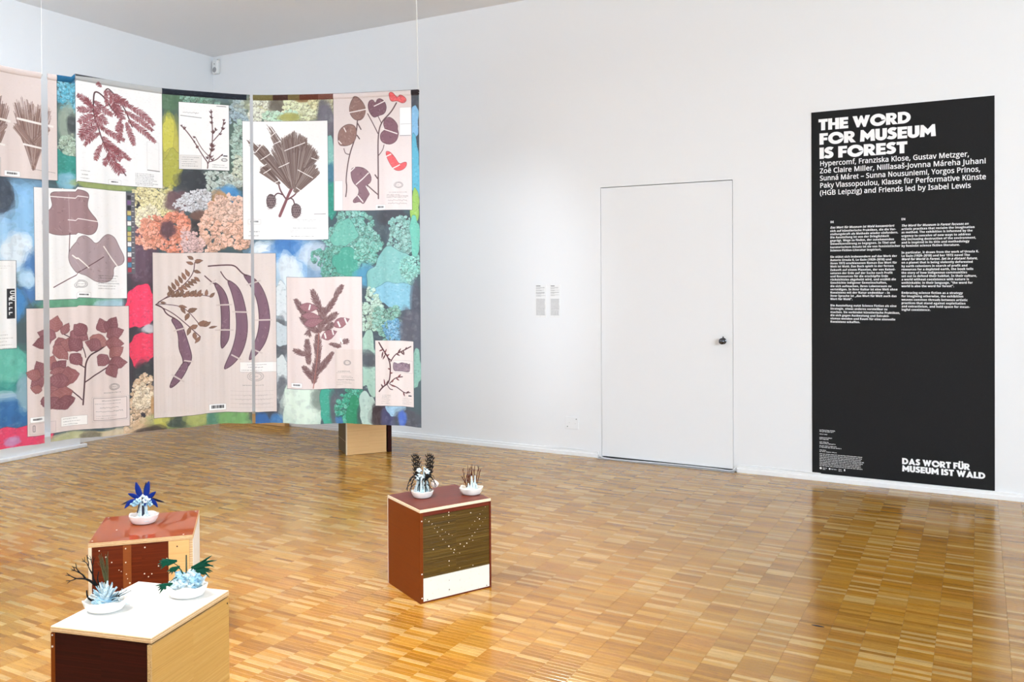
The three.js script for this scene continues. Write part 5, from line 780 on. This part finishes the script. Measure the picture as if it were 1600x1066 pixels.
{ // pale succulent-like one with black antlers
  const o = thing('ceramic_sculpture', 'sculpture of a spiky white rosette with black antler twigs in a shallow dish', 'sculpture', [4.51, 0.41, 4.497], YAW);
  dish(o, 0.064, 0.052, 0.034, glaze, 5, 0.03, 0.16, 1.2); part('mound', lump(0.034, 0.5).translate(0, 0.024, 0), iceBlue, o);
  for (let i = 0; i < 34; i++) { const a = i * 2.4, u = Math.sqrt((i + 0.5) / 34), r = 0.05 * u, y = 0.088 - 0.05 * u * u, x = Math.cos(a) * r, z = Math.sin(a) * r * 0.8; part('petal', sweep([[x * 0.15, 0.022, z * 0.15], [x * 0.55, 0.02 + (y - 0.02) * 0.62, z * 0.55], [x, y, z]], (t) => 0.0068 * Math.sin(Math.PI * Math.min(0.93, 0.16 + t * 0.74)) + 0.0006, (t) => 0.0024 * (1 - 0.5 * t), 7, 7, V(-Math.sin(a), 0, Math.cos(a))), i % 4 === 1 ? iceBlue : clay, o); }
  const sp = []; for (let i = 0; i < 24; i++) { const a = rr(-0.35, 0.75), e = rr(0.045, 0.066); part('white_spine', taper([[0.012, 0.024, 0.006], [0.012 + e * 0.5, 0.024 + e * 0.5 * Math.sin(a) + 0.006, rr(-0.012, 0.02)], [0.012 + e * Math.cos(a) * 0.9, 0.028 + e * Math.sin(a), rr(-0.03, 0.034)]], 0.0019, 0.001, 5, 5), i % 5 === 0 ? blackTwig : clay, o); }
  const an = []; twigs(V(-0.012, 0.05, -0.012), V(-0.75, 0.6, -0.1).normalize(), 0.034, 0.0052, 0, an); twigs(V(-0.036, 0.07, -0.014), V(-0.86, 0.5, 0).normalize(), 0.036, 0.0046, 3, an, 0.6, 0.25); twigs(V(-0.032, 0.068, -0.014), V(-0.3, 0.95, 0).normalize(), 0.036, 0.0036, 3, an, 0.5, 0.25); an.push(taper([[-0.02, 0.035, 0], [-0.04, 0.03, 0.004], [-0.052, 0.042, 0.004], [-0.055, 0.06, 0.002]], 0.0036, 0.002, 8, 6)); an.push(taper([[-0.02, 0.06, -0.01], [-0.028, 0.09, -0.01], [-0.024, 0.112, -0.01]], 0.0024, 0.0014, 6, 6)); part('antler_twig', merge(an), blackTwig, o, 'forked black antler');
  const ol = []; for (let i = 0; i < 26; i++) { const q = rr(-1, 1); ol.push(taper([[0.002 + q * 0.001, 0.06, -0.01], [q * 0.008 - 0.004, 0.11, -0.01 + rr(-1, 1) * 0.006], [q * 0.016 - 0.01, rr(0.14, 0.172), -0.01 + rr(-1, 1) * 0.012]], 0.0011, 0.0006, 5, 4)); } part('grass_tuft', merge(ol), olive, o, 'thin olive tuft');
}
{ // green leaves
  const o = thing('ceramic_sculpture', 'sculpture of dark green hand-shaped leaves over pale blue in an oval dish', 'sculpture', [4.633, 0.41, 4.302], YAW);
  dish(o, 0.066, 0.05, 0.037, glaze, 5, 0.03, 0.2, 2.4);
  for (const [x, y, z, r] of [[-0.03, 0.035, 0.01, 0.017], [-0.012, 0.042, 0.008, 0.018], [0.01, 0.04, 0.006, 0.018], [0.03, 0.036, 0.004, 0.017], [-0.018, 0.064, 0.004, 0.014], [0.016, 0.07, 0.002, 0.015], [0.032, 0.062, 0.0, 0.014], [0.0, 0.06, 0.006, 0.014], [-0.03, 0.052, 0, 0.011], [0.024, 0.054, 0.014, 0.012]]) part('blue_lump', lump(r, 0.9, 0.45).translate(x, y, z), rnd() < 0.5 ? iceBlue : clay, o);
  for (let i = 0; i < 8; i++) part('white_spine', taper([[0.03, 0.03, 0.0], [0.045, 0.036 + i * 0.002, 0.01 - i * 0.004], [0.056, 0.042 + i * 0.002, 0.018 - i * 0.007]], 0.0018, 0.001, 5, 5), clay, o);
  part('stem', taper([[0.006, 0.022, 0.012], [0.004, 0.07, 0.01], [0.0, 0.128, 0.0]], 0.0032, 0.0022, 8, 7), std({ color: 0x2a3a24, roughness: 0.6 }), o, 'dark upright stem');
  function hand(x, y, z, dx, dy, L, n, wid) { // lobed leaf: fingers out of a common blade
    const t = [], a0 = Math.atan2(dy, dx); t.push(sweep([[x - Math.cos(a0) * L * 0.55, y - Math.sin(a0) * L * 0.55, z - 0.004], [x - Math.cos(a0) * L * 0.2, y - Math.sin(a0) * L * 0.2, z], [x + Math.cos(a0) * L * 0.25, y + Math.sin(a0) * L * 0.25, z]], (q) => wid * (0.25 + 0.75 * q), () => 0.0012, 7, 8, V(-Math.sin(a0), Math.cos(a0), 0)));
    for (let i = 0; i < n; i++) { const a = a0 + (i / (n - 1) - 0.5) * 0.95, l = L * rr(0.8, 1.05) * (1 - 0.25 * Math.abs(i / (n - 1) - 0.5)); t.push(sweep([[x, y, z], [x + Math.cos(a) * l * 0.45, y + Math.sin(a) * l * 0.45 + 0.002, z + 0.003], [x + Math.cos(a) * l, y + Math.sin(a) * l - 0.003, z + rr(-1, 1) * 0.008]], (q) => wid * 0.34 * (1 - q * q) + 0.0005, () => 0.001, 7, 7, V(-Math.sin(a), Math.cos(a), 0.3))); }
    part('leaf', merge(t), fir, o);
  }
  hand(-0.05, 0.108, 0.006, -1, -0.12, 0.04, 5, 0.013); hand(-0.032, 0.088, 0.01, -0.75, -0.35, 0.028, 4, 0.01); hand(-0.052, 0.042, 0.03, -0.9, -0.3, 0.036, 4, 0.011); hand(0.04, 0.09, 0.0, 1, 0.16, 0.048, 3, 0.016); hand(0.046, 0.096, -0.012, 1, 0.3, 0.046, 3, 0.012); hand(0.05, 0.078, 0.006, 1, 0.0, 0.036, 3, 0.012);
  for (const [ex, ey, ez] of [[-0.046, 0.108, 0.006], [-0.03, 0.09, 0.01], [-0.048, 0.045, 0.03], [0.046, 0.092, 0.0], [0.05, 0.1, -0.01]]) part('leaf_stalk', taper([[0.0, 0.05, 0.008], [ex * 0.5, (ey + 0.06) / 2 + 0.012, ez * 0.6 + 0.004], [ex, ey, ez]], 0.0016, 0.0012, 6, 5), fir, o);
}

// ------------------------------------------------------------------ ceiling lights (outside the frame; they light the walls, floor and plinths)
const lampWhite = std({ color: 0xf2f2f0, roughness: 0.4 }), glow = std({ color: 0xffffff, emissive: 0xffffff, emissiveIntensity: 4, roughness: 0.5 });
SIDE_WINDOWS.map((z) => [RX, z, Math.PI / 2, DAYLIGHT]).forEach(([px, pz, turn, power], i) => { // frosted windows letting daylight in from outside the frame
  const o = structGroup('window_' + (i + 1)); o.position.set(px, 0, pz); o.rotation.y = turn;
  for (const [w, h, a, b] of [[1.9, 0.06, 0, 0.73], [1.9, 0.06, 0, 3.07], [0.06, 2.28, -0.92, 1.9], [0.06, 2.28, 0.92, 1.9], [0.05, 2.28, 0, 1.9]]) part('window_frame', bx(w, h, 0.07, a, b, 0.1, 0.004), lampWhite, o);
  for (const a of [-0.4575, 0.4575]) part('frosted_pane', bx(0.865, 2.28, 0.012, a, 1.9, 0.105), glow, o);
  part('sill', bx(2.0, 0.03, 0.3, 0, 0.685, 0.05, 0.004), lampWhite, o); part('blind_board', bx(1.9, 2.4, 0.02, 0, 1.9, T - 0.012), lampWhite, o);
  const l = new THREE.RectAreaLight(COOL, power, 1.78, 2.28); l.position.set(0, 1.9, 0.055); l.name = 'window_light'; o.add(l);
});
for (const [x, z, label] of PANELS) { // suspended luminaire shining up and down
  const o = thing('pendant_lamp', label, 'lamp', [x, H - 0.6, z], 0, 'hanging light panels');
  part('frame', bx(1.26, 0.05, 0.66, 0, 0, 0, 0.004), lampWhite, o); part('lower_diffuser', bx(1.18, 0.006, 0.58, 0, -0.0285, 0), glow, o); part('upper_diffuser', bx(1.18, 0.006, 0.58, 0, 0.0285, 0), glow, o);
  for (const [sx, sz] of [[-1, -1], [1, -1], [-1, 1], [1, 1]]) part('suspension_wire', cyl(0.0015, 0.0015, 0.575, 6).translate(sx * 0.58, 0.3125, sz * 0.28), lampWhite, o);
  for (const s of [-1, 1]) { const l = new THREE.RectAreaLight(MILD, s < 0 ? DOWN : UP, 1.18, 0.58); l.position.set(0, s * 0.036, 0); l.rotation.x = s * Math.PI / 2; l.name = s < 0 ? 'down_light' : 'up_light'; o.add(l); }
}
for (const [x, z, tx, ty, tz, power, ang, soft, tint, label] of [...SPOTS.map(([a, b, c, d, e, k, g, l]) => [a, b, c, d, e, SPOT * k, g, 0.7, 0xffead2, l]), ...WASHERS.map(([a, b, c, d, e, k, g, l]) => [a, b, c, d, e, WASH * k, g, 1, MILD, l])]) {
  const o = thing('track_spotlight', label, 'lamp', [x, H, z], 0, 'ceiling spotlights'), dir = V(tx - x, ty - H + 0.18, tz - z).normalize();
  part('ceiling_mount', bx(0.12, 0.025, 0.05, 0, -0.0125, 0, 0.004), lampWhite, o); part('neck', cyl(0.009, 0.009, 0.12).translate(0, -0.08, 0), lampWhite, o);
  const hd = part('lamp_head', new THREE.LatheGeometry([[0, -0.08], [0.03, -0.08], [0.045, -0.05], [0.048, 0.08], [0.044, 0.08], [0.042, -0.045], [0, -0.05]].map((p) => V2(...p)), 24), lampWhite, o); hd.position.set(0, -0.18, 0); hd.quaternion.setFromUnitVectors(V(0, 1, 0), dir);
  const bulb = part('lens', cyl(0.04, 0.04, 0.004), glow, o); bulb.position.set(0, -0.18, 0).addScaledVector(dir, 0.05); bulb.quaternion.copy(hd.quaternion);
  const l = new THREE.SpotLight(tint, power, 0, ang, soft, 2); l.position.set(0, -0.18, 0).addScaledVector(dir, 0.085); l.target.position.copy(l.position).add(dir); l.castShadow = true; l.shadow.radius = 2; l.name = 'spot_light'; o.add(l, l.target);
}
renderer.render(scene, camera);
